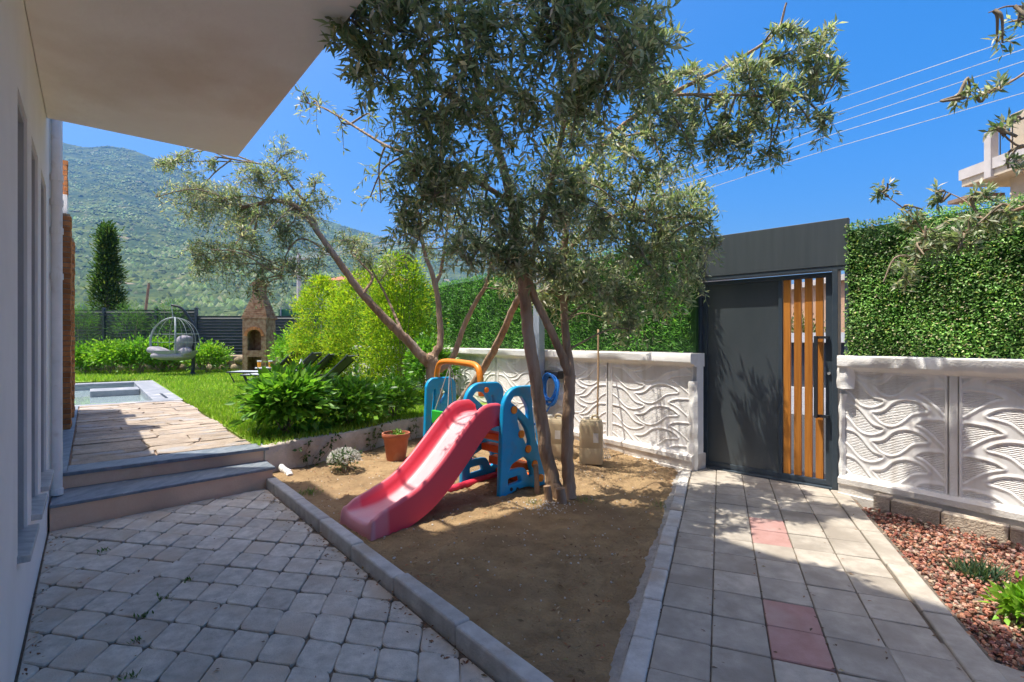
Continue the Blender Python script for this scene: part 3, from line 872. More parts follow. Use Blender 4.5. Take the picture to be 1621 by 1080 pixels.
# ================================================================== THE HOUSE
house = thing('house', 'white rendered house wall with a wide balcony slab overhead', 'house', UV(0, -2, 0))
WIN = [(.17, .63), (.876, 1.32), (1.58, 2.10)]
SZ, WT = .48, 2.60
mb = MB()
mb.box(-9, 3.7, -7, -.17, -.1, 7.2, HOUSE)
mb.box(-9, 3.7, -.168, 0, -.1, SZ, HOUSE); mb.box(-9, 3.7, -.168, 0, WT, 7.2, HOUSE)
edges = [-9] + [e for w in WIN for e in w] + [3.7]
for i in range(0, len(edges), 2): mb.box(edges[i], edges[i + 1], -.168, 0, SZ, WT, HOUSE)
mb.build('wall', M['stucco'], house)
mb = MB(); mb.box(-9, 2.12, .002, 1.275, 3.115, 3.31, HOUSE); bs_ = mb.build('balcony_slab', M['soffit'], house, bevel=.006)
mb = MB(); mb.box(-9, 3.2, -7, -1.1, 7.2, 9.1, HOUSE); mb.build('upper_wall', M['stucco'], house)
mb = MB(); mb.box(-9, 2.12, -7, 1.275, 9.1, 9.35, HOUSE); mb.build('roof', M['stucco'], house)
mb = MB()
mb.tube(HOUSE([(-9, 1.22, 4.2), (2.07, 1.22, 4.2), (2.07, .05, 4.2)]), .022, 8); rl_ = mb.build('railing', M['darkframe'], house)
for u_ in np.arange(-4.5, 2.1, 1.095):
    mb = MB(); mb.tube(HOUSE([(u_, 1.22, 3.31), (u_, 1.22, 4.2)]), .016, 6); mb.build('rail_post', M['darkframe'], rl_)
for (a, b_) in WIN:
    mb = MB(); mb.box(a + .002, a + .03, -.166, -.012, SZ + .002, WT - .002, HOUSE); mb.box(b_ - .03, b_ - .002, -.166, -.012, SZ + .002, WT - .002, HOUSE)
    mb.box(a + .03, b_ - .03, -.166, -.012, WT - .03, WT - .002, HOUSE)
    w = mb.build('window', M['jamb'], house)
    mb = MB(); mb.box(a + .032, b_ - .032, -.16, -.15, SZ + .03, WT - .032, HOUSE); mb.build('pane', M['glass'], w)
    mb = MB(); mb.box(a + .032, a + .08, -.15, -.125, SZ + .03, WT - .032, HOUSE); mb.box(b_ - .08, b_ - .032, -.15, -.125, SZ + .03, WT - .032, HOUSE); mb.build('window_frame', M['frame'], w)
    mb = MB(); mb.box(a - .03, b_ + .03, -.15, .045, SZ - .028, SZ + .004, HOUSE); mb.build('sill', M['marble'], w, bevel=.004)
# downpipe
pc = UV(2.52, .042)
mb = MB(); mb.tube([(pc[0], pc[1], .20), (pc[0], pc[1], 1.4), (pc[0], pc[1], 2.6), (pc[0], pc[1], 7.3)], .037, 14); dp = mb.build('downpipe', M['pvc'], house, smooth=True, auto=50)
for z_ in (.20, 1.95, 2.32, 2.55, 2.75):
    mb = MB(); mb.tube([(pc[0], pc[1], z_), (pc[0], pc[1], z_ + .05)], .043, 14); mb.build('collar', M['pvc'], dp)
# lower wing with dark glazing
mb = MB(); mb.box(3.702, 8.0, -6, -.10, TZ - .3, 3.05, HOUSE); mb.build('wing_wall', M['stucco'], house)
mb = MB(); mb.box(3.72, 5.5, -.09, -.02, TZ, 3.06, HOUSE); g_ = mb.build('glazed_door', M['darkframe'], house)
mb = MB(); mb.box(3.85, 5.4, -.018, -.008, TZ + .1, 2.95, HOUSE); mb.build('pane', M['glass'], g_)
# brick pier and brick quoins
def brick_pier(u0, u1, v0, v1, z0, z1):
    mb = MB(); mb.box(u0 + .008, u1 - .008, v0, v1 - .008, z0, z1, HOUSE); p = mb.build('brick_pier', M['mortar'], house)
    z_ = z0; k = 0; ch = .066
    while z_ + ch <= z1 + .01:
        cuts = [u0, (u0 + u1) / 2 + (.05 if k % 2 else -.05), u1]
        for a, b_ in zip(cuts[:-1], cuts[1:]):
            j = random.uniform(-.006, .006)
            m_ = MB(); m_.box(a + .004 + j * .3, b_ - .004, v0 + .002, v1 + j, z_ + .005, z_ + ch - .005, HOUSE)
            m_.build('brick', M['brick'], p, bevel=.004, segs=1)
        z_ += ch; k += 1
brick_pier(5.50, 5.95, -.10, .066, TZ, 3.06)
brick_pier(6.75, 7.15, -.10, .075, TZ, 2.95)
brick_pier(5.60, 5.86, -.10, .03, 3.30, 3.76)
mb = MB(); mb.box(5.5, 5.95, -.3, .03, 3.062, 3.298, HOUSE); mb.build('wing_coping', M['stucco'], house)

# ---- steps to the terrace
steps = thing('entrance_steps', 'two low steps with slate treads and beige risers below the terrace', 'steps', UV(2.5, .8, 0))
def stepline(off): return [(2.24 + off, .012), (2.41 + off, 1.66)]
f0 = stepline(0)
mb = MB(); mb.prism([f0[0], (2.74, .012), (2.74, 1.655), (2.41, 1.655)], -.08, .165, HOUSE); r_ = mb.build('riser', M['riser'], steps, bevel=.004)
mb = MB(); mb.prism([(2.215, .012), (2.745, .012), (2.745, 1.675), (2.385, 1.675)], .167, .192, HOUSE); mb.build('tread', M['slate'], steps, bevel=.006)
mb = MB(); mb.prism([(2.745, .02), (2.778, .02), (2.778, 1.66), (2.745, 1.66)], .192, TZ - .032, HOUSE); mb.build('riser', M['riser'], steps)
mb = MB(); mb.box(2.72, 2.749, .02, 1.70, TZ - .03, TZ + .003, HOUSE); mb.build('tread', M['slate'], steps, bevel=.005)

# ---- planter wall
pw = thing('planter_wall', 'low stained plaster wall holding up the shrub bed', 'low wall', (R0[0], R0[1], 0))
def wall_strip(name, a, b_, th, z0, z1f, mat, parent, n=30):
    a, b_ = np.array(a), np.array(b_); d = b_ - a; L_ = np.linalg.norm(d); d /= L_; nn = np.array([-d[1], d[0]])
    V = []; F = []
    nz_ = 6
    ring = 2 * nz_ + 2
    for i in range(n):
        t = i / (n - 1); p = a + d * L_ * t
        zt = z1f(t)
        prof = [(0, z0 + (zt - z0) * k / (nz_ - 1)) for k in range(nz_)] + [(.012, zt + .012), (th - .012, zt + .012)] + [(th, z0 + (zt - z0) * k / (nz_ - 1)) for k in range(nz_ - 1, -1, -1)]
        for (o_, z_) in prof:
            w_ = .008 * mnoise.noise(Vector((t * L_ * 5, z_ * 6, o_ * 3)))
            V.append((p[0] + nn[0] * (o_ + w_), p[1] + nn[1] * (o_ + w_), z_ + w_ * .6))
        if i: F += [((i - 1) * ring + k, i * ring + k, i * ring + k + 1, (i - 1) * ring + k + 1) for k in range(ring - 1)]
    F += [tuple(range(ring - 1, -1, -1)), tuple((n - 1) * ring + k for k in range(ring))]
    return obj(name, V, F, mat, parent, smooth=True, auto=50)
wall_strip('wall_face', R0, R1, .12, -.1, lambda t: .325 + .01 * math.sin(t * 9), M['plaster'], pw)
wall_strip('wall_face', R1, R2, .12, -.1, lambda t: .325, M['plaster'], pw)

# ================================================================== BOUNDARY WALLS
def sdist(poly, X, Y):
    """signed distance, inside negative"""
    poly = np.asarray(poly); d = np.full(X.shape, 1e9); ins = np.zeros(X.shape, bool); n = len(poly)
    for i in range(n):
        a, b_ = poly[i - 1], poly[i]
        e = b_ - a; wx, wy = X - a[0], Y - a[1]
        t = np.clip((wx * e[0] + wy * e[1]) / (e @ e + 1e-12), 0, 1)
        d = np.minimum(d, np.hypot(wx - t * e[0], wy - t * e[1]))
        c = ((a[1] > Y) != (b_[1] > Y))
        with np.errstate(divide='ignore', invalid='ignore'):
            xi = (b_[0] - a[0]) * (Y - a[1]) / (b_[1] - a[1]) + a[0]
        ins ^= c & (X < xi)
    return np.where(ins, -d, d)
C1 = [(28, 185), (70, 186), (112, 196), (150, 225), (180, 258), (215, 284), (268, 296), (240, 316), (200, 327), (155, 322), (118, 298), (80, 260), (28, 225)]
C2 = [(212, 362), (252, 356), (285, 340), (322, 305), (360, 288), (400, 283), (448, 292), (492, 323), (455, 332), (415, 345), (380, 376), (345, 402), (305, 413), (262, 405), (235, 385)]
C3 = [(440, 396), (470, 378), (515, 370), (578, 378), (578, 482), (545, 462), (515, 436), (480, 412)]
def wave_panel(W, H, mirror=False, nx=190, nz=150, squeeze=1.0):
    xs = np.linspace(0, 1, nx); zs = np.linspace(0, 1, nz)
    X, Zp = np.meshgrid(xs, zs, indexing='ij')
    ux = (1 - X if mirror else X) * 555 + 30
    uy = (1 - Zp) * 560 + 150
    best = np.full(X.shape, 1e9)
    for C, per_ in ((C1, 141), (C2, 148), (C3, 152)):
        sm = crom(np.vstack([C, C[:1]]), 42)[:-1]
        for k in range(-3, 4):
            q_ = sm + np.array([0, per_ * k])
            if q_[:, 1].max() < 150 or q_[:, 1].min() > 720: continue
            best = np.minimum(best, sdist(q_, ux, uy))
    s = best / 555.0 * W
    prof = -.007 * np.clip((-s + .004) / .007, 0, 1) + .0016 * np.exp(-((s - .008) / .008) ** 2)
    prof += -.006 * np.clip((s - .012) / .02, 0, 1)
    border = np.minimum(np.minimum(X, 1 - X) * W, np.minimum(Zp, 1 - Zp) * H)
    prof = np.where(border < .02, .004, prof)
    cell = ((s < -.010) & (border >= .02)).astype(np.float32)
    V = np.stack([X * W, prof, Zp * H], -1).reshape(-1, 3)
    ii, jj = np.meshgrid(np.arange(nx - 1), np.arange(nz - 1), indexing='ij'); a0 = (ii * nz + jj).ravel()
    F = np.stack([a0, a0 + nz, a0 + nz + 1, a0 + 1], 1)
    return V, F, cell.ravel()
def place_panel(fr, a0, W, zb, zt, mirror, parent, flipx=False):
    V, F, cell = wave_panel(W, zt - zb, mirror)
    V = V.copy(); V[:, 0] += a0; V[:, 2] += zb
    # frame handedness: keep faces outward
    if np.cross(fr.ax, fr.ay)[2] > 0: F = F[:, ::-1]
    o = obj('wave_panel', fr(V), F, M['wavewhite'], parent, smooth=True)
    at = o.data.attributes.new('Cell', 'FLOAT', 'POINT'); at.data.foreach_set('value', cell)
    return o
def profile_run(name, fr, a0, a1, prof, mat, parent, n=40, wob=.004):
    """sweep a (out, z) profile along the wall"""
    V = []; F = []; k = len(prof)
    for i in range(n):
        a = a0 + (a1 - a0) * i / (n - 1)
        for j, (o_, z_) in enumerate(prof):
            w_ = wob * mnoise.noise(Vector((a * 6 + fr.o[0] * 7, j * 1.7, z_ * 4)))
            V.append((a, o_ + w_, z_ + w_ * .7))
        if i: F += [((i - 1) * k + j, i * k + j, i * k + (j + 1) % k, (i - 1) * k + (j + 1) % k) for j in range(k)]
    F += [tuple(range(k)), tuple((n - 1) * k + j for j in range(k - 1, -1, -1))]
    return obj(name, fr(V), F, mat, parent, smooth=True, auto=35)
def boundary(name, label, fr, a0, a1, panels, post_w=.07, zcap=1.31):
    t = thing(name, label, 'garden wall', fr([((a0 + a1) / 2, 0, 0)])[0])
    profile_run('plinth', fr, a0, a1, [(-.2, -.15), (.075, -.15), (.075, .01), (.055, .015), (.055, .10), (.07, .105), (.07, .155), (.03, .175), (-.2, .175)], M['plinth'], t, 60, .006)
    profile_run('cap', fr, a0, a1, [(-.18, 1.16), (.0, 1.16), (.022, 1.185), (.070, 1.20), (.082, 1.215), (.086, zcap - .012), (.075, zcap), (-.18, zcap)], M['capwhite'], t, 60, .005)
    mb = MB(); mb.box(a0 + .002, a1 - .002, -.16, -.034, .1, 1.18, fr); mb.build('core', M['capwhite'], t)
    for i, (p0, w, mir) in enumerate(panels):
        place_panel(fr, p0, w, .17, 1.165, mir, t)
        mb = MB(); mb.box(p0 + w + .002, p0 + w + post_w - .002, -.1, -.004, .17, 1.165, fr); mb.build('joint_post', M['capwhite'], t, bevel=.01)
    return t
rw = boundary('garden_wall', 'white precast wave relief wall right of the gate', RWF, 0, 3.9, [(.0, .80, False), (.875, 1.0, True), (1.95, 1.0, False), (3.0, .85, True)])
lw = boundary('garden_wall', 'white precast wave relief wall left of the gate behind the rake', LWF, 0, 16.5, [(.02, 1.25, True), (1.34, 1.25, False), (2.66, 1.3, True), (4.03, 1.3, False), (5.4, 1.3, True), (6.77, 1.3, False), (8.2, 1.3, True)])
# rough white plaster patch where the walls meet the gate
def patch(fr, a0, a1, z0, z1, parent, out=.05):
    n, k = 10, 26; V = []; F = []
    for i in range(n):
        for j in range(k):
            a = a0 + (a1 - a0) * i / (n - 1); z_ = z0 + (z1 - z0) * j / (k - 1)
            e = min(i, n - 1 - i) / 3; e = min(1, e)
            V.append((a + .02 * mnoise.noise(Vector((a * 9, z_ * 7, 1))), out * (.35 + .65 * e) + .02 * mnoise.noise(Vector((a * 14, z_ * 11, 3))) - .02, z_))
        if i: F += [((i - 1) * k + j, i * k + j, i * k + j + 1, (i - 1) * k + j + 1) for j in range(k - 1)]
    obj('plaster_patch', fr(V), F, M['capwhite'], parent, smooth=True)
patch(RWF, -.03, .12, 1.0, 1.315, rw, .085); patch(RWF, -.02, .045, .1, .95, rw, .045)
patch(LWF, -.03, .10, -.05, 1.0, lw, .035)

# edging blocks against the right wall
a = .34
while a < 3.6:
    w = random.choice([.30, .34, .40, .38]) if a > .4 else .13
    mb = MB(); zt = .085 if a > .4 else .11
    mb.box(a + .004, a + w - .004, .13, .215, -.12, zt + random.uniform(-.006, .006), RWF)
    o = mb.build('edging_block', M['edgeblock'], rw, bevel=.008)
    a += w

# ---- artificial hedges
def hedge(name, label, fr, a0, a1, z0, z1, n, lens, cols, w, topn, mat, upright=.0, amp=.03, wdf=.45, group=None):
    t = thing(name, label, 'hedge', fr([((a0 + a1) / 2, -.06, z0)])[0])
    mb = MB(); mb.box(a0, a1, -.15, -.105, z0 + .003, z1 - .04, fr); mb.build('backing', M['hedgecore'], t)
    A = RNG.uniform(a0, a1, n); Zp = RNG.uniform(z0, z1, n)
    lump = np.array([mnoise.noise(Vector((a_ * 3.1, z_ * 2.4, 5))) for a_, z_ in zip(A, Zp)])
    O = -.045 + amp * lump + RNG.uniform(-.035, .045, n)
    Pn = np.stack([A, O, Zp], 1)
    d = np.stack([RNG.normal(0, .7, n), np.abs(RNG.normal(.6, .35, n)), RNG.normal(-.05 + upright, .5, n)], 1)
    # top fringe
    At = RNG.uniform(a0, a1, topn); Pt = np.stack([At, RNG.uniform(-.13, .02, topn), np.full(topn, z1) + RNG.uniform(-.06, .012, topn)], 1)
    dt = np.stack([RNG.normal(0, .7, topn), RNG.normal(0, .5, topn), np.abs(RNG.normal(.7, .4, topn))], 1)
    Pn = np.vstack([Pn, Pt]); d = np.vstack([d, dt]); nn = len(Pn)
    R = fr(d) - fr.o
    ln = RNG.uniform(*lens, nn)
    tone = np.array([1 + .55 * mnoise.noise(Vector((p_[0] * 1.7, p_[2] * 2.2, 8))) + .35 * mnoise.noise(Vector((p_[0] * 6, p_[2] * 6, 1))) for p_ in Pn])[:, None]
    leaf_obj('foliage', fr(Pn), R, ln, ln * wdf, np.clip(pal(nn, cols, .25, w) * tone, 0, 1), mat, t, .12, unit(fr.ay * .55 + np.array([-.2, 0, .75]) + RNG.normal(0, .4, (nn, 3))))
    return t
hr = hedge('artificial_hedge', 'dense artificial boxwood hedge on the wall right of the gate', RWF, .03, 3.9, 1.315, 2.56, 46000, (.016, .033), [(.17, .36, .085), (.24, .45, .115), (.32, .53, .15), (.11, .26, .06), (.55, .50, .33), (.42, .46, .12)], [.27, .28, .2, .1, .1, .05], 2400, M['hedgeleaf'], 0, .055, .5)
hl = hedge('artificial_hedge', 'dark green needle style artificial hedge on the wall left of the gate', LWF, .06, 13.5, 1.315, 2.66, 36000, (.035, .075), [(.09, .26, .045), (.13, .34, .06), (.20, .44, .08), (.06, .17, .035)], [.35, .3, .2, .15], 2500, M['hedgeleaf'], .5, .07, .22)

# ================================================================== GATE
gate = thing('garden_gate', 'anthracite metal gate with four vertical wooden slats', 'gate', GTF([(.65, 0, 0)])[0])
HB, HT = 2.18, 2.63
mb = MB(); mb.box(-.071, 1.453, -.02, .055, HB, HT, GTF); mb.build('header', M['header'], gate, bevel=.003)
mb = MB(); mb.box(-.071, 1.453, -.10, .05, HB - .035, HB - .002, GTF); mb.build('lintel', M['gatepost'], gate)
mb = MB(); mb.box(-.075, .015, -.10, .05, -.05, HB - .037, GTF); mb.build('post', M['gatepost'], gate, bevel=.003)
mb = MB(); mb.box(1.318, 1.366, -.10, .05, -.05, HB - .037, GTF); mb.build('post', M['gatepost'], gate, bevel=.003)
mb = MB(); mb.box(1.42, 1.453, -.06, .04, 1.2, HB - .037, GTF); mb.build('post', M['gatepost'], gate, bevel=.002)
mb = MB(); mb.box(.018, 1.316, -.10, .05, -.04, .012, GTF); mb.build('threshold', M['gatepost'], gate)
leaf = MB()
leaf.box(.022, .07, -.07, -.01, .02, 2.13, GTF); leaf.box(1.252, 1.312, -.07, -.01, .02, 2.13, GTF)
leaf.box(.07, 1.252, -.07, -.01, .02, .07, GTF); leaf.box(.07, 1.252, -.07, -.01, 2.085, 2.13, GTF); leaf.box(.822, .858, -.07, -.01, .07, 2.085, GTF)
lf = leaf.build('leaf_frame', M['gatepost'], gate, bevel=.002)
mb = MB(); mb.box(.07, .822, -.055, -.03, .07, 2.085, GTF); mb.build('door_panel', M['gatemetal'], gate)
for a in (.866, .966, 1.064, 1.162):
    mb = MB(); mb.box(a, a + .066, -.062, -.022, .072, 2.083, GTF); mb.build('slat', M['gatewood'], gate, bevel=.002)
mb = MB(); mb.box(1.166, 1.198, .045, .075, .69, 1.50, GTF); hd = mb.build('handle', M['darkframe'], gate, bevel=.003)
for z_ in (.69, 1.47):
    mb = MB(); mb.box(1.170, 1.285, -.008, .044, z_ + .002, z_ + .028, GTF); mb.build('bracket', M['darkframe'], hd)
mb = MB(); mb.tube(GTF([(1.282, -.01, 1.13), (1.282, .006, 1.13)]), .014, 12); mb.build('lock_cylinder', M['steel'], gate)
for z_ in (.35, 1.1, 1.85):
    mb = MB(); mb.tube(GTF([(.018, .002, z_), (.018, .002, z_ + .1)]), .012, 8); mb.build('hinge', M['darkframe'], gate)

# ================================================================== TREES
OLIVE = [(.20, .265, .145), (.28, .34, .205), (.43, .46, .33), (.62, .61, .48), (.13, .195, .10), (.48, .43, .20)]
OLW = [.24, .26, .22, .15, .10, .03]
def olive_tree(label, loc, trunks, limbs, clumps, leaf=(.045, .072), lw=.2, seed=1, twig_r=.0032, wob=.03, dens=1.2, grow=1.28):
    global RNG
    keep = RNG; RNG = np.random.default_rng(seed)
    t = thing('olive_tree', label, 'tree', loc, 'olive trees')
    S = []; SR = []
    def limb(pts, r0, r1, name, sides, mat):
        c = crom(pts, max(10, 6 * len(pts)))
        r = np.linspace(r0, r1, len(c))
        jit = RNG.normal(0, .07, c.shape) * r[:, None]; jit[0] = 0
        c = c + jit
        m_ = MB(); m_.tube(c, r, sides, True, wob); m_.build(name, mat, t, smooth=True, auto=60)
        return c, r
    for pts, r0, r1 in trunks:
        limb(pts, r0, r1, 'trunk', 12, M['bark'])
    for pts, r0, r1 in limbs:
        c, r = limb(pts, r0, r1, 'branch', 9, M['bark'])
        S.append(c[3:])
    S = np.vstack(S)
    tw = MB(); LP = []; LD = []; LL = []; LC = []
    for (c, rad, ntw, nlf, droop, *cw) in clumps:
        c = np.array(c); rad = np.array(rad); rad = rad * grow; ntw = int(ntw * dens); nlf = int(nlf * 1.2); droop *= .55
        dd = np.linalg.norm(S - c, axis=1)
        loc_s = []
        for b_ in range(max(2, ntw // 24)):
            k = RNG.choice(np.argsort(dd)[:6])
            st = S[k]; en = c + rad * RNG.normal(0, .45, 3)
            mid = (st + en) / 2 + np.array([0, 0, .12]) * np.linalg.norm(en - st) + RNG.normal(0, .05, 3)
            cu = crom([st, mid, en], 9)
            tw.tube(cu, np.linspace(.011, .005, 9), 5, False); loc_s.append(cu[3:])
        loc_s = np.vstack(loc_s)
        for k in range(ntw):
            v = RNG.normal(size=3); v /= np.linalg.norm(v); en = c + rad * v * RNG.uniform(.35, 1) ** .6
            dl = np.linalg.norm(loc_s - en, axis=1); st = loc_s[RNG.choice(np.argsort(dl)[:4])]
            L_ = np.linalg.norm(en - st)
            mx_ = .42
            if L_ > mx_: st = en + (st - en) * mx_ / L_; L_ = mx_
            mid = (st + en) / 2 + np.array([0, 0, .18 * L_])
            en = en - np.array([0, 0, droop * L_ * RNG.uniform(.3, 1)])
            cu = crom([st, mid, en], 8)
            tw.tube(cu, np.linspace(twig_r, twig_r * .45, 8), 3, False)
            n_ = max(3, int(nlf * RNG.uniform(.7, 1.3)))
            ts = np.linspace(.12, 1.0, n_) * 6.99
            i0 = ts.astype(int); f = (ts - i0)[:, None]
            pp = cu[i0] * (1 - f) + cu[np.minimum(i0 + 1, 7)] * f
            tg = unit(cu[np.minimum(i0 + 1, 7)] - cu[i0])
            sd = unit(np.cross(tg, RNG.normal(size=(n_, 3))))
            LP.append(pp); LD.append(tg * RNG.uniform(.35, .8, (n_, 1)) + sd * RNG.uniform(.6, 1.1, (n_, 1)) + RNG.normal(0, .15, (n_, 3)) + np.array([0, 0, .18]))
            LL.append(RNG.uniform(*leaf, n_))
    tag(tw.build('twigs', M['twig'], t, smooth=True), kind='stuff')
    LP, LD, LL = np.vstack(LP), np.vstack(LD), np.concatenate(LL)
    leaf_obj('crown', LP, LD, LL, LL * lw, pal(len(LP), OLIVE, .2, OLW), M['oleaf'], t)
    RNG = keep
    print(label, 'leaves', len(LP))
    return t

d = D
# the double-trunked tree beside the play set
tA = olive_tree('tall olive with two bare trunks behind the play set, dark crown overhead', (.47, 4.6, 0),
    [([d(884, 792, 4.62), d(866, 720, 4.66), d(852, 630, 4.62), d(838, 540, 4.55), d(829, 462, 4.45)], .066, .050),
     ([d(903, 790, 4.60), d(899, 740, 4.62), d(900, 660, 4.66), d(902, 594, 4.66)], .058, .054)],
    [([d(829, 465, 4.45), d(820, 380, 4.25), d(800, 280, 4.0), d(770, 180, 3.7), d(735, 60, 3.3), d(720, -60, 3.0)], .046, .014),
     ([d(832, 470, 4.45), d(850, 380, 4.3), d(880, 260, 4.0), d(905, 130, 3.5), d(930, 0, 3.1)], .032, .012),
     ([d(902, 596, 4.66), d(880, 540, 4.62), d(850, 480, 4.5), d(836, 440, 4.4)], .042, .03),
     ([d(904, 600, 4.66), d(895, 520, 4.7), d(892, 440, 4.7), d(900, 340, 4.6), d(930, 260, 4.45), d(990, 195, 4.3)], .042, .022),
     ([d(930, 262, 4.45), d(985, 200, 4.35), d(1060, 150, 4.3), d(1150, 105, 4.3), d(1225, 55, 4.25), d(1245, 5, 4.2)], .024, .008),
     ([d(1060, 150, 4.3), d(1150, 150, 4.2), d(1230, 150, 4.15), d(1300, 120, 4.1)], .014, .006),
     ([d(895, 400, 4.68), d(950, 350, 4.75), d(1010, 340, 4.8), d(1060, 370, 4.8)], .02, .008),
     ([d(770, 180, 3.7), d(690, 140, 3.4), d(620, 80, 3.0), d(570, 40, 2.8)], .022, .008),
     ([d(810, 320, 4.1), d(740, 280, 4.0), d(670, 250, 4.1), d(610, 230, 4.4), d(520, 175, 4.9), d(475, 160, 5.0)], .022, .006),
     ([d(905, 130, 3.5), d(970, 70, 3.2), d(1040, 50, 3.2)], .018, .007)],
    # near, in the shade of the house
    [(d(575, 35, 2.75), (.20, .22, .20), 34, 15, .1), (d(590, 125, 2.9), (.24, .25, .18), 36, 15, .15), (d(660, 60, 2.7), (.26, .25, .24), 48, 15, .1),
     (d(680, 190, 3.1), (.28, .28, .24), 50, 15, .2), (d(750, 90, 2.8), (.28, .3, .26), 52, 15, .1), (d(770, 200, 3.2), (.3, .3, .26), 50, 15, .2),
     (d(850, 60, 2.7), (.28, .3, .25), 52, 15, .1), (d(860, 180, 3.1), (.3, .3, .25), 50, 15, .2), (d(940, 60, 2.75), (.28, .3, .24), 52, 15, .1),
     (d(960, 160, 3.1), (.26, .3, .22), 44, 15, .2), (d(1030, 50, 2.9), (.19, .25, .18), 34, 15, .1), (d(1020, 110, 3.1), (.18, .2, .16), 22, 14, .3),
     (d(800, -10, 2.6), (.35, .25, .1), 22, 15, 0), (d(950, -10, 2.7), (.3, .25, .1), 18, 15, 0), (d(640, -5, 2.7), (.25, .25, .1), 14, 15, 0),
     (d(650, 290, 3.6), (.20, .25, .28), 40, 15, .4), (d(720, 320, 3.6), (.26, .3, .26), 48, 15, .4), (d(790, 320, 3.9), (.28, .3, .26), 42, 15, .4),
     (d(640, 360, 3.7), (.16, .2, .2), 24, 15, .5), (d(820, 400, 4.1), (.26, .28, .2), 40, 15, .5), (d(870, 300, 3.9), (.3, .3, .26), 40, 15, .4),
     # sunlit, drooping on the right
     (d(940, 300, 4.4), (.34, .34, .3), 60, 15, .5), (d(1010, 330, 4.7), (.36, .34, .3), 64, 15, .6), (d(960, 400, 4.7), (.38, .34, .3), 64, 15, .7),
     (d(1040, 410, 4.8), (.34, .34, .28), 60, 15, .7), (d(1090, 330, 4.8), (.22, .25, .25), 34, 15, .6), (d(985, 480, 4.8), (.3, .3, .22), 44, 15, .9),
     (d(890, 470, 4.8), (.26, .28, .2), 36, 15, .8), (d(1060, 470, 4.9), (.22, .25, .2), 26, 15, .9), (d(1000, 250, 4.3), (.3, .3, .22), 40, 15, .5),
     (d(1060, 240, 4.3), (.22, .25, .22), 30, 14, .5), (d(920, 220, 4.0), (.3, .3, .24), 40, 15, .4),
     (d(850, 350, 3.9), (.28, .25, .24), 40, 15, .4), (d(800, 400, 4.0), (.2, .2, .2), 26, 15, .5), (d(920, 360, 4.2), (.28, .28, .26), 44, 15, .6), (d(870, 420, 4.25), (.24, .22, .16), 34, 15, .7),
     (d(930, 440, 4.4), (.26, .24, .2), 36, 15, .8), (d(1110, 400, 4.9), (.16, .2, .25), 22, 15, .7), (d(1010, 520, 4.9), (.22, .2, .14), 20, 14, 1.0), (d(730, 400, 3.9), (.2, .2, .16), 24, 15, .5), (d(700, 270, 3.4), (.24, .25, .22), 36, 15, .3),
     (d(1050, 190, 4.3), (.2, .22, .18), 26, 15, .4), (d(1085, 140, 4.3), (.18, .2, .16), 22, 15, .3), (d(1035, 140, 4.1), (.18, .2, .16), 20, 15, .3), (d(1130, 240, 4.3), (.16, .2, .12), 18, 14, .5),
     (d(1085, 380, 5.3), (.28, .3, .34), 34, 15, .5), (d(1100, 445, 5.4), (.16, .2, .22), 16, 14, .8), (d(1060, 300, 5.2), (.35, .3, .3), 32, 15, .5), (d(1115, 330, 5.35), (.14, .2, .22), 14, 14, .5),
     # the branch reaching out to the right
     (d(1110, 190, 4.3), (.22, .22, .2), 32, 15, .4), (d(1170, 130, 4.25), (.24, .24, .2), 40, 15, .3), (d(1170, 220, 4.2), (.22, .22, .18), 34, 15, .5),
     (d(1235, 170, 4.15), (.24, .24, .22), 44, 15, .4), (d(1240, 90, 4.2), (.2, .22, .18), 34, 15, .1), (d(1290, 130, 4.1), (.18, .2, .2), 34, 15, .3),
     (d(1295, 70, 4.15), (.14, .16, .13), 18, 14, 0), (d(1300, 200, 4.1), (.14, .16, .12), 14, 13, .5), (d(1220, 250, 4.2), (.14, .16, .08), 12, 13, .6),
     # thin spray against the sky on the left
     (d(500, 170, 4.9), (.22, .22, .16), 10, 7, .1), (d(560, 205, 4.7), (.25, .2, .18), 10, 7, .2), (d(590, 300, 4.3), (.18, .2, .2), 8, 9, .5)],
    seed=11, leaf=(.052, .092), lw=.265, dens=1.15)
# stubs cut off at the foot
for px, py, Y, h, r in ((868, 792, 4.50, .16, .036), (889, 796, 4.46, .15, .042), (850, 778, 4.70, .30, .024)):
    b_ = d(px, py, Y); b_[2] = 0
    m_ = MB(); m_.tube([b_, b_ + np.array([.0, 0, h * .5]), b_ + np.array([-.012, 0, h])], [r * 1.2, r, r * .95], 10, True, .08)
    m_.build('cut_stub', M['bark'], tA, smooth=True, auto=50)

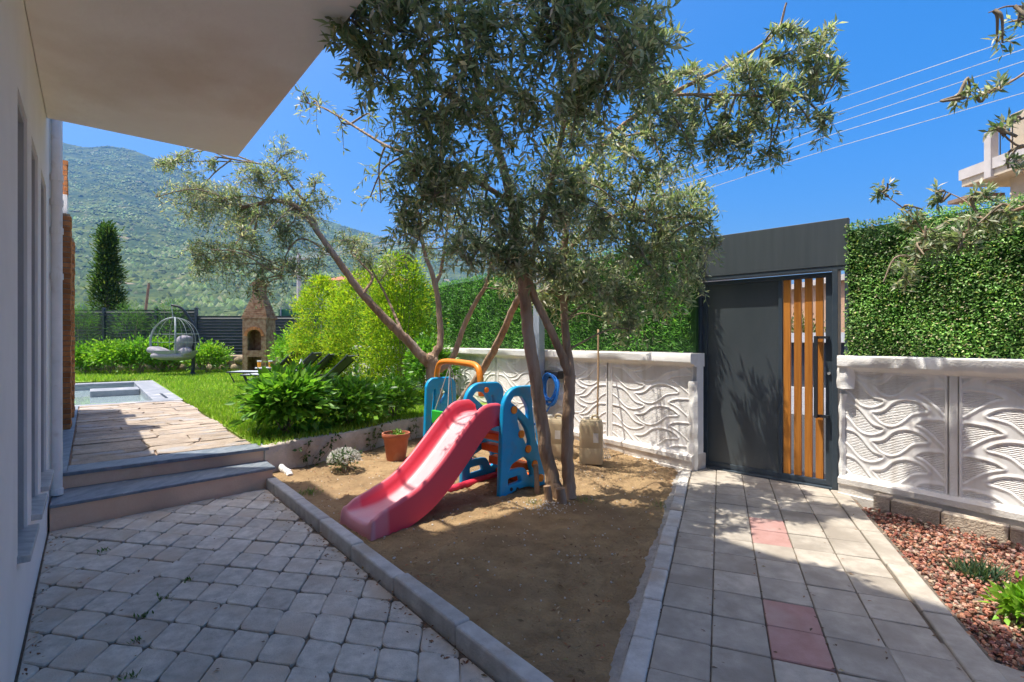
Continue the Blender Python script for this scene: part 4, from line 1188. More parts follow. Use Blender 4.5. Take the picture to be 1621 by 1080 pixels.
# the many-stemmed tree behind the play set, arching left
bB = np.array([-1.05, 7.2, 0])
tB = olive_tree('many-stemmed olive behind the play set with one branch arching far left', tuple(bB),
    [([bB, bB + (-.02, 0, .4), d(684, 580, 7.2), d(680, 565, 7.2)], .12, .085)],
    [([d(683, 580, 7.2), d(664, 560, 7.15), d(630, 525, 7.05), d(600, 495, 6.95), d(565, 455, 6.85), d(535, 412, 6.75), d(510, 378, 6.7), d(478, 335, 6.6), d(440, 318, 6.5), d(380, 330, 6.4)], .075, .02),
     ([d(505, 372, 6.7), d(490, 330, 6.75), d(465, 300, 6.8), d(430, 265, 6.8), d(340, 248, 6.7)], .025, .008),
     ([d(683, 585, 7.2), d(690, 555, 7.25), d(697, 545, 7.3), d(694, 480, 7.4), d(683, 430, 7.4), d(672, 400, 7.4), d(660, 330, 7.3)], .062, .02),
     ([d(694, 482, 7.4), d(690, 450, 7.45), d(698, 430, 7.5), d(705, 380, 7.5), d(712, 330, 7.5)], .04, .012),
     ([d(690, 590, 7.25), d(715, 570, 7.35), d(733, 520, 7.4), d(752, 480, 7.3), d(770, 450, 7.2), d(778, 415, 7.0)], .05, .022),
     ([bB + (.05, -.1, .05), d(722, 648, 6.9), d(765, 585, 6.6), d(792, 535, 6.2), d(812, 490, 5.9), d(832, 455, 5.6)], .06, .035),
     ([d(575, 465, 6.85), d(590, 440, 7.0), d(575, 420, 7.1), d(555, 400, 7.2)], .022, .01),
     ([d(640, 535, 7.05), d(612, 470, 7.3), d(590, 430, 7.4)], .024, .01),
     ([d(530, 405, 6.75), d(480, 378, 6.6), d(455, 400, 6.5), d(445, 440, 6.45)], .016, .006)],
    [(d(420, 290, 6.6), (.45, .35, .28), 62, 13, .5), (d(350, 330, 6.5), (.45, .4, .34), 72, 13, .5), (d(300, 320, 6.5), (.26, .3, .28), 30, 12, .6),
     (d(410, 370, 6.5), (.45, .4, .34), 72, 13, .6), (d(340, 410, 6.5), (.35, .35, .26), 46, 13, .7), (d(470, 350, 6.6), (.4, .35, .35), 56, 12, .5),
     (d(300, 265, 6.7), (.34, .22, .10), 26, 12, .2), (d(255, 262, 6.7), (.12, .12, .07), 9, 12, .2), (d(455, 250, 6.8), (.24, .25, .28), 22, 11, 0),
     (d(510, 310, 6.8), (.22, .25, .25), 20, 11, .3), (d(455, 430, 6.45), (.34, .3, .3), 30, 11, 1.0), (d(380, 430, 6.5), (.28, .3, .2), 22, 12, .9),
     (d(410, 460, 6.5), (.22, .22, .16), 12, 11, 1.0), (d(500, 410, 6.6), (.2, .22, .22), 12, 10, .9), (d(560, 395, 7.2), (.34, .3, .25), 36, 12, .3),
     (d(590, 420, 7.4), (.28, .3, .22), 28, 12, .4), (d(700, 380, 7.6), (.5, .4, .35), 60, 13, .5), (d(760, 400, 7.6), (.5, .4, .3), 54, 13, .5), (d(660, 340, 7.3), (.35, .35, .35), 36, 12, .3),
     (d(720, 310, 7.4), (.5, .4, .4), 50, 12, .3), (d(830, 440, 5.5), (.35, .35, .25), 26, 13, .5), (d(800, 370, 6.4), (.5, .45, .4), 30, 13, .5), (d(930, 420, 5.8), (.5, .4, .35), 44, 13, .6), (d(900, 330, 5.6), (.5, .4, .4), 34, 13, .5)],
    seed=22, leaf=(.045, .075), lw=.25, dens=2.0)

# the tree outside the frame on the right, reaching in over the wall
bC = np.array([3.72, 2.75, -.05])
tC = olive_tree('olive branches reaching in from the right edge over the boxwood hedge', tuple(bC),
    [([bC, bC + (.02, .02, .7), bC + (0, .05, 1.4), bC + (-.05, .08, 1.9)], .075, .055)],
    [([bC + (-.05, .08, 1.9), d(1660, 310, 3.1), d(1621, 328, 3.2), d(1560, 352, 3.35), d(1500, 380, 3.5), d(1440, 410, 3.65)], .016, .005),
     ([bC + (-.05, .08, 1.85), d(1660, 200, 2.9), d(1621, 232, 2.9), d(1590, 215, 2.9), d(1575, 200, 2.9)], .010, .003),
     ([bC + (-.05, .08, 1.9), d(1670, 80, 2.9), d(1630, 110, 2.9), d(1590, 135, 2.95), d(1540, 155, 3.0), d(1515, 150, 3.0)], .010, .003),
     ([d(1670, 80, 2.9), d(1640, 20, 2.8), d(1600, 10, 2.8), d(1565, 20, 2.8)], .008, .003),
     ([d(1480, 392, 3.55), d(1440, 340, 3.7), d(1410, 315, 3.8), d(1390, 300, 3.8)], .006, .003),
     ([d(1560, 352, 3.35), d(1530, 320, 3.5), d(1490, 300, 3.6)], .006, .003)],
    [(d(1470, 400, 3.55), (.16, .14, .12), 20, 13, .2), (d(1530, 370, 3.4), (.16, .14, .12), 22, 13, .2), (d(1590, 350, 3.25), (.12, .14, .1), 14, 13, .2), (d(1430, 440, 3.6), (.12, .12, .1), 12, 13, .3),
     (d(1400, 305, 3.8), (.07, .08, .08), 7, 11, -.3), (d(1490, 315, 3.6), (.06, .07, .09), 7, 10, -.4), (d(1560, 315, 3.4), (.10, .1, .09), 9, 11, -.2), (d(1450, 345, 3.7), (.1, .1, .08), 9, 11, 0),
     (d(1525, 155, 3.0), (.07, .08, .05), 6, 8, .1), (d(1560, 140, 2.95), (.09, .08, .06), 8, 8, .1), (d(1580, 205, 2.9), (.05, .08, .05), 5, 7, .3), (d(1600, 265, 2.9), (.05, .08, .07), 5, 7, .4),
     (d(1605, 190, 2.9), (.06, .08, .05), 4, 7, .2), (d(1595, 60, 2.8), (.06, .08, .06), 4, 6, .3), (d(1610, 20, 2.8), (.07, .08, .05), 5, 6, .2)],
    seed=33, leaf=(.05, .075), lw=.28, dens=1.0, grow=1.15)

# ------------------------------------------------------------------ shrubs and conifers
def shrub(name, label, cat, base, rad, n_sub, per, leaf, wdf, cols, w, mat, group=None, up=.3, flat=1.0, inner=.25, cone=None, seed=1, sub_r=.16, stems=8):
    """leaf clumps scattered over an uneven crown; base = foot of the plant"""
    global RNG
    keep = RNG; RNG = np.random.default_rng(seed)
    t = thing(name, label, cat, base, group)
    base = np.array(base, float); rad = np.array(rad, float)
    c = base + np.array([0, 0, rad[2]])
    LP = []; LD = []
    st = MB()
    for k in range(n_sub):
        if cone:
            h = RNG.uniform(0, 1) ** .85; rr = cone(h)
            a = RNG.uniform(0, 6.283); q_ = math.sqrt(RNG.uniform(inner, 1))
            bump = 1 + .16 * mnoise.noise(Vector((math.cos(a) * 2, math.sin(a) * 2, h * 6 + seed)))
            s = base + np.array([rad[0] * rr * q_ * bump * math.cos(a), rad[1] * rr * q_ * bump * math.sin(a), .04 + h * 2 * rad[2]])
            od = np.array([math.cos(a), math.sin(a), .2])
        else:
            v = RNG.normal(size=3); v /= np.linalg.norm(v); v[2] = abs(v[2]) * 1.15 - .25 if RNG.random() < .9 else v[2]
            q_ = RNG.uniform(inner, 1) ** .5
            bump = 1 + .25 * mnoise.noise(Vector(tuple(v * 1.9)) + Vector((seed, 0, 0)))
            s = c + rad * v * q_ * bump; od = v
            s[2] = max(s[2], base[2] + .05)
        if k % max(1, n_sub // stems) == 0:
            st.tube(crom([base + RNG.normal(0, .04, 3) * (1, 1, 0), (base + s) / 2 + RNG.normal(0, .03, 3), s], 7), np.linspace(.012, .005, 7), 5, False)
        sr = sub_r * RNG.uniform(.6, 1.3)
        pp = s + RNG.normal(0, sr * .5, (per, 3))
        LP.append(pp); LD.append(unit(pp - s) * .8 + od * .6 + np.array([0, 0, up]) + RNG.normal(0, .3, (per, 3)))
    LP, LD = np.vstack(LP), np.vstack(LD); LP[:, 2] = np.maximum(LP[:, 2], base[2] + .02)
    LD[:, 2] *= flat
    ln = RNG.uniform(*leaf, len(LP))
    # each clump a touch different in hue
    cs = np.repeat(RNG.uniform(.75, 1.25, (n_sub, 1)), per, 0)
    leaf_obj('foliage', LP, LD, ln, ln * wdf, np.clip(pal(len(LP), cols, .18, w) * cs, 0, 1), mat, t)
    st.build('stem', M['twig'], t, smooth=True)
    RNG = keep
    return t
GREEN = [(.12, .30, .035), (.18, .38, .045), (.25, .46, .06), (.08, .21, .03)]
BRIGHT = [(.20, .40, .04), (.28, .48, .05), (.14, .32, .035), (.36, .54, .07)]
YELL = [(.36, .50, .035), (.46, .56, .04), (.24, .40, .035), (.52, .50, .04), (.14, .28, .03)]
shrub('leafy_shrub', 'big-leaved bright green shrub at the terrace corner', 'shrub', (-2.72, 6.10, TZ), (.46, .42, .37), 200, 15, (.085, .155), .5, GREEN, [.3, .35, .2, .15], M['leaf'], 'planter shrubs', .1, .7, .2, seed=3, sub_r=.14)
shrub('leafy_shrub', 'middle green shrub of the bed above the planter wall', 'shrub', (-2.18, 6.75, TZ), (.46, .40, .28), 150, 15, (.07, .13), .48, GREEN, [.3, .3, .25, .15], M['leaf'], 'planter shrubs', .1, .7, .2, seed=4, sub_r=.14)
shrub('leafy_shrub', 'low green shrub directly above the terracotta pot', 'shrub', (-1.72, 7.35, TZ), (.36, .34, .27), 100, 15, (.06, .11), .45, GREEN, [.25, .35, .25, .15], M['leaf'], 'planter shrubs', .2, .8, .2, seed=5, sub_r=.13)
cone1 = lambda h: (1 - h) ** .55 * (.55 + .45 * min(1, h * 5))
cone2 = lambda h: math.sqrt(max(0, 1 - h ** 3.4)) * (.8 + .2 * min(1, h * 4))
shrub('golden_conifer', 'tallest yellow-green conifer left of the leaning olive stems', 'conifer', (-2.15, 9.7, TZ), (.74, .66, 1.34), 800, 28, (.035, .075), .42, YELL, [.3, .25, .25, .05, .15], M['conif'], 'golden conifers', .6, 1, .3, cone2, 6, .15)
shrub('golden_conifer', 'broad yellow-green conifer in the middle of its row', 'conifer', (-3.35, 11.7, TZ), (.98, .8, 1.34), 800, 28, (.04, .085), .42, YELL, [.3, .3, .2, .08, .12], M['conif'], 'golden conifers', .6, 1, .3, cone2, 7, .16)
shrub('golden_conifer', 'farthest yellow-green conifer, nearest the brick oven', 'conifer', (-5.0, 13.3, TZ), (.80, .7, 1.34), 600, 26, (.045, .09), .42, YELL, [.3, .3, .15, .15, .1], M['conif'], 'golden conifers', .6, 1, .3, cone2, 8, .16)
shrub('leafy_shrub', 'dark green climber at the foot of the tallest conifer', 'shrub', (-1.45, 8.9, TZ), (.40, .4, .62), 170, 16, (.06, .10), .5, GREEN, [.4, .3, .1, .2], M['leaf'], None, .1, .8, .2, seed=9, sub_r=.14)
shrub('leafy_shrub', 'bright green bush behind the raised lounger backs', 'shrub', (-5.6, 14.6, TZ), (1.0, .6, .62), 260, 16, (.08, .14), .45, BRIGHT, [.35, .25, .25, .15], M['leaf'], None, .3, .9, .2, seed=10, sub_r=.2)
shrub('leafy_shrub', 'tall feathery green bush right of the brick oven', 'shrub', (-6.6, 15.4, TZ), (.6, .5, .75), 150, 15, (.08, .14), .4, BRIGHT, [.3, .2, .4, .1], M['leaf'], None, .4, .9, .2, seed=12, sub_r=.2)
# row along the fence
for i, (px, Y, rx, h, lab, cl, sd) in enumerate([
    (135, 17.0, .55, .95, 'dark leafy bush nearest the brick pier by the fence', GREEN, 20), (175, 16.8, .75, 1.1, 'round bright bush below the dark cypress', BRIGHT, 21),
    (222, 17.0, .75, 1.15, 'leafy bush to the left of the hanging chair', GREEN, 22), (258, 17.4, .6, 1.2, 'leafy bush directly behind the hanging chair', BRIGHT, 23), (330, 17.2, .65, 1.05, 'yellow-green bush to the right of the hanging chair', BRIGHT, 24)]):
    X_ = (px - CX) * Y / FPX
    shrub('leafy_shrub', lab, 'shrub', (X_, Y, TZ), (rx, .5, h / 2), 170, 15, (.08, .14), .48, cl, [.35, .3, .2, .15], M['leaf'], 'fence bushes', .2, .9, .2, seed=sd, sub_r=.19)
PINE = [(.06, .15, .035), (.09, .20, .05), (.13, .26, .07)]
for px, Y, h, lab, sd in ((130, 17.8, 2.2, 'young feathery pine left of the others before the dark fence', 30), (205, 17.9, 2.3, 'young feathery pine below the leaning wooden pole', 31), (268, 17.9, 2.4, 'young feathery pine above the hanging chair', 32)):
    X_ = (px - CX) * Y / FPX
    shrub('young_pine', lab, 'pine', (X_, Y, TZ), (.55, .5, h / 2), 110, 22, (.10, .18), .08, PINE, [.4, .4, .2], M['conif'], 'young pines', .5, 1, .2, lambda h_: .35 + .65 * math.sin(math.pi * min(1, h_ * .8 + .15)), sd, .22)
# cypress behind the fence
CYP = [(.035, .085, .025), (.05, .11, .03), (.09, .16, .04), (.14, .20, .05)]
cy = shrub('cypress_tree', 'dark conical cypress rising behind the fence', 'tree', ((170 - CX) * 30 / FPX, 30, -.3), (.98, .95, 4.2), 300, 36, (.16, .32), .3, CYP, [.35, .35, .2, .1], M['conif'], None, .7, 1, .25, lambda h: (1 - h) ** .8 * min(1, .15 + h * 3.2) + .02, 40, .36, 8)
b_ = np.array([(172 - CX) * 30 / FPX, 29.9, -.3]); m_ = MB(); m_.tube([b_, b_ + (0, 0, 3), b_ + (-.05, 0, 6)], [.2, .15, .05], 8); m_.build('trunk', M['bark'], cy, smooth=True)

# ---- small plants
def tuft(name, label, cat, base, n, h, spread, cols, wd=.06, mat='grass', group=None):
    t = thing(name, label, cat, base, group)
    base = np.array(base, float)
    pos = base + np.stack([RNG.normal(0, spread * .35, n), RNG.normal(0, spread * .35, n), np.zeros(n)], 1)
    dr = np.stack([RNG.normal(0, .5, n), RNG.normal(0, .5, n), RNG.uniform(.6, 1.2, n)], 1)
    ln = RNG.uniform(.6, 1.1, n) * h
    leaf_obj('foliage', pos, dr, ln, ln * wd, pal(n, cols, .2), M[mat], t)
    return t
tuft('grass_tuft', 'dark blue-green grass tuft on the red gravel', 'grass tuft', (*P(1548, 912, -.03)[:2], -.06), 280, .15, .15, [(.05, .11, .06), (.08, .15, .07), (.04, .08, .05), (.14, .18, .08)], .07)
shrub('rosette_plant', 'lime green leafy rosette at the right edge of the gravel', 'plant', (*P(1640, 985, -.03)[:2], -.06), (.13, .13, .10), 46, 13, (.04, .07), .5, [(.22, .42, .04), (.30, .52, .06), (.16, .32, .03)], [.4, .35, .25], M['leaf'], None, .4, 1, .2, seed=50, sub_r=.05, stems=4)
# weeds in the paver joints
for i, (px, py, lab) in enumerate(((163, 872, 'small weed in the paver joint nearest the steps'), (300, 918, 'low weed spreading in the middle of the patio'), (258, 947, 'tiny weed just below the spreading patio weed'), (230, 976, 'tiny flat weed left of the paver middle'), (218, 1014, 'reddish weed rosette between the nearest pavers'), (205, 1072, 'tiny weed at the bottom edge of the photo'))):
    p = P(px, py)
    tuft('weed', lab, 'weed', (p[0], p[1], -.006), 16, .032, .05, [(.09, .18, .04), (.10, .2, .04), (.18, .10, .06) if i == 4 else (.06, .12, .03)], .3, 'leaf', 'weeds in the patio joints')
tuft('grass_tuft', 'short green grass tuft just inside the patio kerb', 'grass tuft', (*P(487, 790)[:2], dirt_z(*P(487, 790)[:2])), 150, .06, .16, [(.07, .18, .02), (.1, .24, .03)], .06)
for px, py, lab in ((845, 803, 'sparse grass at the foot of the olive stubs'), (925, 800, 'sparse green sprouts right of the olive trunks'), (1044, 803, 'small green sprout beside the path kerb')):
    p = P(px, py); tuft('grass_tuft', lab, 'grass tuft', (p[0], p[1], dirt_z(p[0], p[1])), 40, .07, .12, [(.14, .22, .05), (.2, .25, .08)], .06)
# white flowering plant
fp = P(545, 752); fb = (fp[0], fp[1], dirt_z(fp[0], fp[1]))
fl = shrub('flowering_plant', 'white flowering cushion plant at the foot of the planter wall', 'flower', fb, (.15, .14, .11), 60, 9, (.025, .045), .4, [(.06, .13, .04), (.1, .18, .06)], [.6, .4], M['leaf'], None, .3, 1, .2, seed=60, sub_r=.05, stems=6)
n = 420; v = unit(RNG.normal(size=(n, 3))); v[:, 2] = np.abs(v[:, 2])
cl_ = np.array(fb) + np.array([0, 0, .11]) + v * np.array([.165, .155, .125]) * RNG.uniform(.9, 1.1, (n, 1))
pp = np.repeat(cl_, 5, 0); leaf_obj('petals', pp, np.repeat(v, 5, 0) * .3 + RNG.normal(0, 1, (n * 5, 3)), .016, .010, pal(n * 5, [(.75, .74, .68), (.65, .64, .58)], .08), M['petal'], fl)
# creepers on the planter wall
def creeper(label, root, tips, nl, cols, seed, leaf=(.035, .06)):
    global RNG
    keep = RNG; RNG = np.random.default_rng(seed)
    t = thing('creeper', label, 'creeper', root); st = MB(); LP = []; LD = []
    for tp in tips:
        root_, tp_ = np.array(root), np.array(tp); cu = crom([root_, (root_ + tp_) / 2 + RNG.normal(0, .03, 3), tp_], 10)
        st.tube(cu, np.linspace(.004, .002, 10), 4, False)
        for k in range(nl):
            s = cu[RNG.integers(4, 10)] + RNG.normal(0, .012, 3)
            LP.append(s + RNG.normal(0, .008, (3, 3))); LD.append(RNG.normal(0, 1, (3, 3)) + np.array([0, -.5, -.1]))
    LP, LD = np.vstack(LP), np.vstack(LD); ln = RNG.uniform(*leaf, len(LP))
    leaf_obj('foliage', LP, LD, ln, ln * .6, pal(len(LP), cols, .2), M['leaf'], t); st.build('stem', M['twig'], t)
    RNG = keep
wp = lambda px, py: P(px, 740)[:2]
def onwall(px, z):  # a point just in front of the planter wall face
    k = (px - CX) / FPX; d_ = R1 - R0
    t_ = (R0[0] - k * R0[1]) / (k * d_[1] - d_[0]); p = R0 + d_ * t_; nn = np.array([d_[1], -d_[0]]); nn /= np.linalg.norm(nn)
    return np.array([*(p + nn * .05), z])
creeper('dark green creeper sprawling on the planter wall left of the flowers', onwall(485, .0), [onwall(470, .24), onwall(488, .30), onwall(500, .16), onwall(518, .26), onwall(530, .33)], 5, [(.03, .08, .02), (.05, .12, .03)], 70)
creeper('pale creeper on the planter wall between flowers and pot', onwall(583, .0), [onwall(578, .26), onwall(590, .30), onwall(600, .34)], 6, [(.1, .16, .05), (.16, .2, .08)], 71)
creeper('pale creeper on the planter wall right of the pot', onwall(650, .02), [onwall(646, .22), onwall(652, .34)], 8, [(.14, .17, .1), (.22, .24, .16)], 72)

# ================================================================== PLAY SET
pO = P(790, 793)[:2]
PSX, PSN = np.array([.706, .708]), np.array([-.708, .706])
PZ = .018
PSF = Frame((pO[0], pO[1], PZ), PSX, PSN)
play = thing('play_set', 'blue and red plastic slide and swing set on the dirt', 'play set', (pO[0], pO[1], 0))
# side boards: outline and cut-outs in (s, z)
def arc(cx, cz, r, a0, a1, n): return [(cx + r * math.cos(math.radians(a)), cz + r * math.sin(math.radians(a))) for a in np.linspace(a0, a1, n)]
out1 = [(.0, .0), (.05, .0), (.12, .03), (.22, .055), (.36, .055), (.44, .03), (.52, .0), (.586, .0), (.592, .06), (.575, .40), (.545, .80)] + arc(.44, .88, .11, 0, 90, 7) + [(.30, .995)] + arc(.24, .80, .195, 90, 180, 9) + [(.03, .60), (.012, .3)]
out1 = [tuple(p) for p in crom(np.vstack([out1, out1[:1]]), 3 * len(out1))[:-1]]
h_slot = rpoly([(.405, .925), (.465, .925), (.515, .70), (.545, .42), (.50, .40), (.455, .48), (.42, .74)], 4, .25)
h_leaf1 = rpoly([(.11, .87), (.17, .935), (.29, .92), (.375, .80), (.38, .655), (.30, .73), (.20, .81)], 4, .25)
h_leaf2 = rpoly([(.20, .75), (.27, .70), (.355, .60), (.40, .47), (.37, .39), (.30, .48), (.22, .63)], 4, .25)
h_arch = rpoly([(.09, .225), (.13, .30), (.31, .355), (.40, .29), (.435, .13), (.365, .12), (.31, .225), (.12, .225)], 3, .25)
h_low = rpoly([(.08, .09), (.08, .18), (.255, .185), (.285, .10)], 4, .25)
def at_n(n0, s0=0.0, lean=0.0):
    def T(pts):
        pts = np.asarray(pts, float)
        return PSF(np.stack([pts[:, 0] + s0, pts[:, 1] + n0 + lean * pts[:, 2], pts[:, 2]], 1))
    return T
side1 = curve_panel('side_board', out1, [h_slot, h_leaf1, h_leaf2, h_arch, h_low], .055, .014, M['blue'], play, at_n(0))
side2 = curve_panel('side_board', out1, [h_leaf1, rpoly([(.36, .88), (.42, .88), (.46, .70), (.44, .6), (.40, .72)], 4, .3), h_leaf2, h_arch, h_low], .055, .014, M['blue'], play, at_n(.56, .02))
# swing frame on the far left
out3 = [(.0, .0), (.06, .0), (.13, .03), (.30, .03), (.40, .0), (.46, .0), (.47, .3), (.455, .75)] + arc(.34, .86, .11, 0, 90, 6) + arc(.14, .86, .11, 90, 180, 6) + [(.02, .6), (.005, .3)]
out3 = [tuple(p) for p in crom(np.vstack([out3, out3[:1]]), 3 * len(out3))[:-1]]
h3 = [rpoly([(.065, .36), (.10, .36), (.135, .62), (.165, .86), (.11, .86), (.075, .70)], 4, .3), rpoly([(.20, .86), (.26, .86), (.34, .80), (.30, .74), (.21, .62)], 4, .3), rpoly([(.17, .42), (.37, .66), (.39, .40), (.36, .14), (.15, .14)], 4, .3)]
side3 = curve_panel('swing_frame', out3, h3, .055, .014, M['blue'], play, at_n(1.72, .40))
mb = MB(); mb.tube(PSF([(.62, 1.72, .50), (.62, 1.72, .62)]), .03, 10); mb.build('swing_brace', M['blue'], play)
# orange pegs, each the end of a step
PEGS = [(.159, .795), (.258, .558), (.35, .405), (.443, .245), (.53, .095)]
for s_, z_ in PEGS:
    mb = MB(); mb.tube(PSF([(s_, -.028, z_), (s_, -.042, z_), (s_, -.046, z_)]), [.037, .037, .029], 16); mb.build('peg', M['orange'], play, smooth=True, auto=40)
for s_, z_ in ((.10, .62), (.15, .39)):
    mb = MB(); mb.tube(PSF([(s_, -.027, z_), (s_, -.030, z_)]), .016, 12); mb.build('bolt_cover', M['blue'], play)
for s_, z_ in ((.21, .035), (.47, .045), (.13, .05)):
    mb = MB(); mb.tube(PSF([(s_, -.027, z_ + .015), (s_, -.031, z_ + .015)]), .018, 8); mb.build('bolt', M['darkframe'], play)
mb = MB(); mb.tube(PSF([(.32, .53, .93), (.32, .515, .93)]), .028, 14); mb.build('peg', M['orange'], play)
# steps between the boards
for s_, z_, w in ((.20, .545, .07), (.30, .40, .075), (.40, .255, .08), (.50, .11, .085)):
    mb = MB(); mb.box(s_ - .05, s_ + .06, .03, .53, z_ - w, z_, PSF); mb.build('step', M['orangered'], play, bevel=.014, segs=3)
mb = MB(); mb.box(.10, .32, .03, .53, .70, .735, PSF); mb.build('platform', M['orangered'], play, bevel=.01)
# red ground bars
def foot(a, b_, r=.034):
    a, b_ = np.array(a, float), np.array(b_, float); dd = (b_ - a)
    m_ = MB(); cu = np.array([a, a + dd * .04, a + dd * .5, a + dd * .96, b_]); m_.tube(PSF(cu), [r * .6, r, r * 1.1, r, r * .6], 10); m_.build('ground_bar', M['redplastic'], play, smooth=True)
foot((-.24, .46, .03), (.56, .50, .045)); foot((.15, .60, .03), (.50, 1.70, .03)); foot((.62, .60, .03), (.75, 1.70, .03))
# orange swing bar
cu = crom(PSF([(.32, .60, .86), (.32, .62, 1.06), (.34, .70, 1.165), (.40, .95, 1.19), (.52, 1.45, 1.19), (.58, 1.66, 1.15), (.60, 1.74, 1.03), (.60, 1.75, .90)]), 40)
mb = MB(); mb.tube(cu, .034, 14); mb.build('swing_bar', M['orange'], play, smooth=True)
mb = MB(); mb.sphere(PSF([(.60, 1.75, .895)])[0], .040, 14, 10); mb.build('bar_end', M['orange'], play, smooth=True)
# swing
sw = thing('toddler_swing', 'small green swing seat hanging on grey ropes from the orange bar', 'swing', PSF([(.50, 1.35, .55)])[0])
top = PSF([(.495, 1.35, 1.155)])[0]
for ds, dn, dz in ((-.13, -.12, .62), (.14, -.12, .62), (-.13, .12, .62), (.14, .12, .62)):
    mb = MB(); mb.tube([top, PSF([(.50 + ds, 1.35 + dn, dz)])[0]], .006, 6); mb.build('rope', M['rope'], sw)
mb = MB(); mb.box(.35, .66, 1.21, 1.49, .44, .475, PSF); mb.build('seat', M['green_plastic'], sw, bevel=.012, segs=3)
mb = MB(); mb.box(.34, .375, 1.20, 1.50, .477, .63, PSF); mb.build('seat_side', M['green_plastic'], sw, bevel=.012, segs=3)
mb = MB(); mb.tube(PSF([(.35, 1.19, .60), (.64, 1.19, .60)]), .016, 10); mb.build('safety_bar', M['redplastic'], sw)
# chute
prof_s = crom([(.12, .735), (.0, .742), (-.12, .72), (-.27, .615), (-.45, .46), (-.63, .315), (-.82, .195), (-1.0, .135), (-1.15, .12), (-1.30, .118)], 46)
def nmid(s): return np.interp(s, [-1.34, .1], [.125, .285])
hw = .225
V = []; F = []; fade = []
ring = None
for i, (s_, z_) in enumerate(prof_s):
    t = i / 45.0
    j0, j1 = max(i - 1, 0), min(i + 1, 45)
    tg = prof_s[j1] - prof_s[j0]; tg = tg / np.linalg.norm(tg); nr_ = np.array([tg[1], -tg[0]])  # normal in (s,z), pointing up
    if nr_[1] < 0: nr_ = -nr_
    rh = np.interp(t, [0, .06, .2, .8, .95, 1], [.075, .115, .13, .125, .085, .045])
    dp_ = np.interp(t, [0, .7, .9, 1], [.09, .10, .11, .115])   # skirt below the bed
    cs = [(-hw - .012, -dp_, 0.0), (-hw - .004, rh * .75, .03), (-hw + .006, rh * .98, .2), (-hw + .022, rh, .3), (-hw + .036, rh * .94, .12), (-hw + .046, rh * .55, .04), (-hw + .058, .02, .1), (-hw + .085, .0, .75), (-hw * .4, -.004, 1.0), (0, -.005, 1.0), (hw * .4, -.004, 1.0),
          (hw - .085, .0, .75), (hw - .058, .02, .1), (hw - .046, rh * .55, .04), (hw - .036, rh * .94, .12), (hw - .022, rh, .3), (hw - .006, rh * .98, .2), (hw + .004, rh * .75, .03), (hw + .012, -dp_, .0), (hw - .02, -dp_, .1), (hw - .03, -.03, .1), (-hw + .03, -.03, .1), (-hw + .02, -dp_, .1)]
    k = len(cs)
    for (n_, h_, fd) in cs:
        # the skirt reaches the ground along the flat run-out
        zz = z_ + nr_[1] * h_; ss = s_ + nr_[0] * h_
        if h_ == -dp_ and s_ < -.98: zz = max(.0, zz) if s_ > -1.04 else 0.0
        V.append((ss, nmid(s_) + n_, max(zz, .0))); fade.append(min(1, fd * (1.0 if t > .1 else .7) + (.35 if t > .93 else 0) + (.15 if t < .95 and .75 < t and fd > .1 else 0)))
    if i: F += [((i - 1) * k + j, i * k + j, i * k + (j + 1) % k, (i - 1) * k + (j + 1) % k) for j in range(k)]
# rounded front lip
base = 45 * k
prev = list(range(base, base + k))
for (ds, fz) in ((-.022, .97), (-.038, .80), (-.045, .4), (-.047, .0)):
    new = []
    for j in range(k):
        v = V[base + j]; new.append(len(V)); V.append((v[0] + ds, v[1] * .996 + .0005, v[2] * fz)); fade.append(.75)
    F += [(prev[j], new[j], new[(j + 1) % k], prev[(j + 1) % k]) for j in range(k)]
    prev = new
F.append(tuple(range(k - 1, -1, -1))); F.append(tuple(prev))
o = obj('chute', PSF(V), F, M['chute'], play, smooth=True, auto=70)
at = o.data.attributes.new('Fade', 'FLOAT', 'POINT'); at.data.foreach_set('value', np.array(fade, np.float32))

# ================================================================== SMALL THINGS IN THE BED
p = P(627, 733); pz = dirt_z(p[0], p[1])
pot = thing('flower_pot', 'terracotta coloured ribbed pot with a small seedling by the planter wall', 'pot', (p[0], p[1], pz))
mb = MB(); mb.lathe([(.105, 0), (.112, .02), (.145, .26), (.148, .265)], (p[0], p[1], pz), 44, .012); mb.build('pot_body', M['terracotta'], pot, smooth=True, auto=60)
mb = MB(); mb.lathe([(.150, .262), (.163, .268), (.167, .30), (.163, .322), (.150, .322), (.146, .285)], (p[0], p[1], pz), 36); mb.build('rim', M['terracotta'], pot, smooth=True, auto=60)
mb = MB(); mb.lathe([(.02, .286), (.145, .288)], (p[0], p[1], pz), 20); mb.build('soil', M['soil'], pot)
n = 60; pos = np.array([p[0] + .02, p[1], pz + .29]) + np.stack([RNG.normal(0, .035, n), RNG.normal(0, .035, n), RNG.uniform(0, .05, n)], 1)
ln = RNG.uniform(.03, .06, n); leaf_obj('seedling', pos, RNG.normal(0, .7, (n, 3)) + np.array([0, 0, .5]), ln, ln * .5, pal(n, [(.16, .32, .05), (.22, .4, .08)], .2), M['leaf'], pot)
# drain pipe elbow at the step corner
a_ = P(434, 764)
dr = thing('drain_pipe', 'short white drain pipe elbow at the right end of the steps', 'pipe', (a_[0], a_[1], .02))
c0 = np.array([a_[0] + .03, a_[1] + .16, .085])
cu = crom([c0 + (-.06, .06, .02), c0, c0 + (.055, -.035, -.012), c0 + (.10, -.085, -.04)], 14)
mb = MB(); mb.tube(cu, .034, 14); mb.build('pipe_body', M['pvc'], dr, smooth=True, auto=50)
mb = MB(); mb.tube(cu[4:6], .039, 14); mb.build('collar', M['pvc'], dr); mb = MB(); mb.tube(cu[9:11], .039, 14); mb.build('collar', M['pvc'], dr)
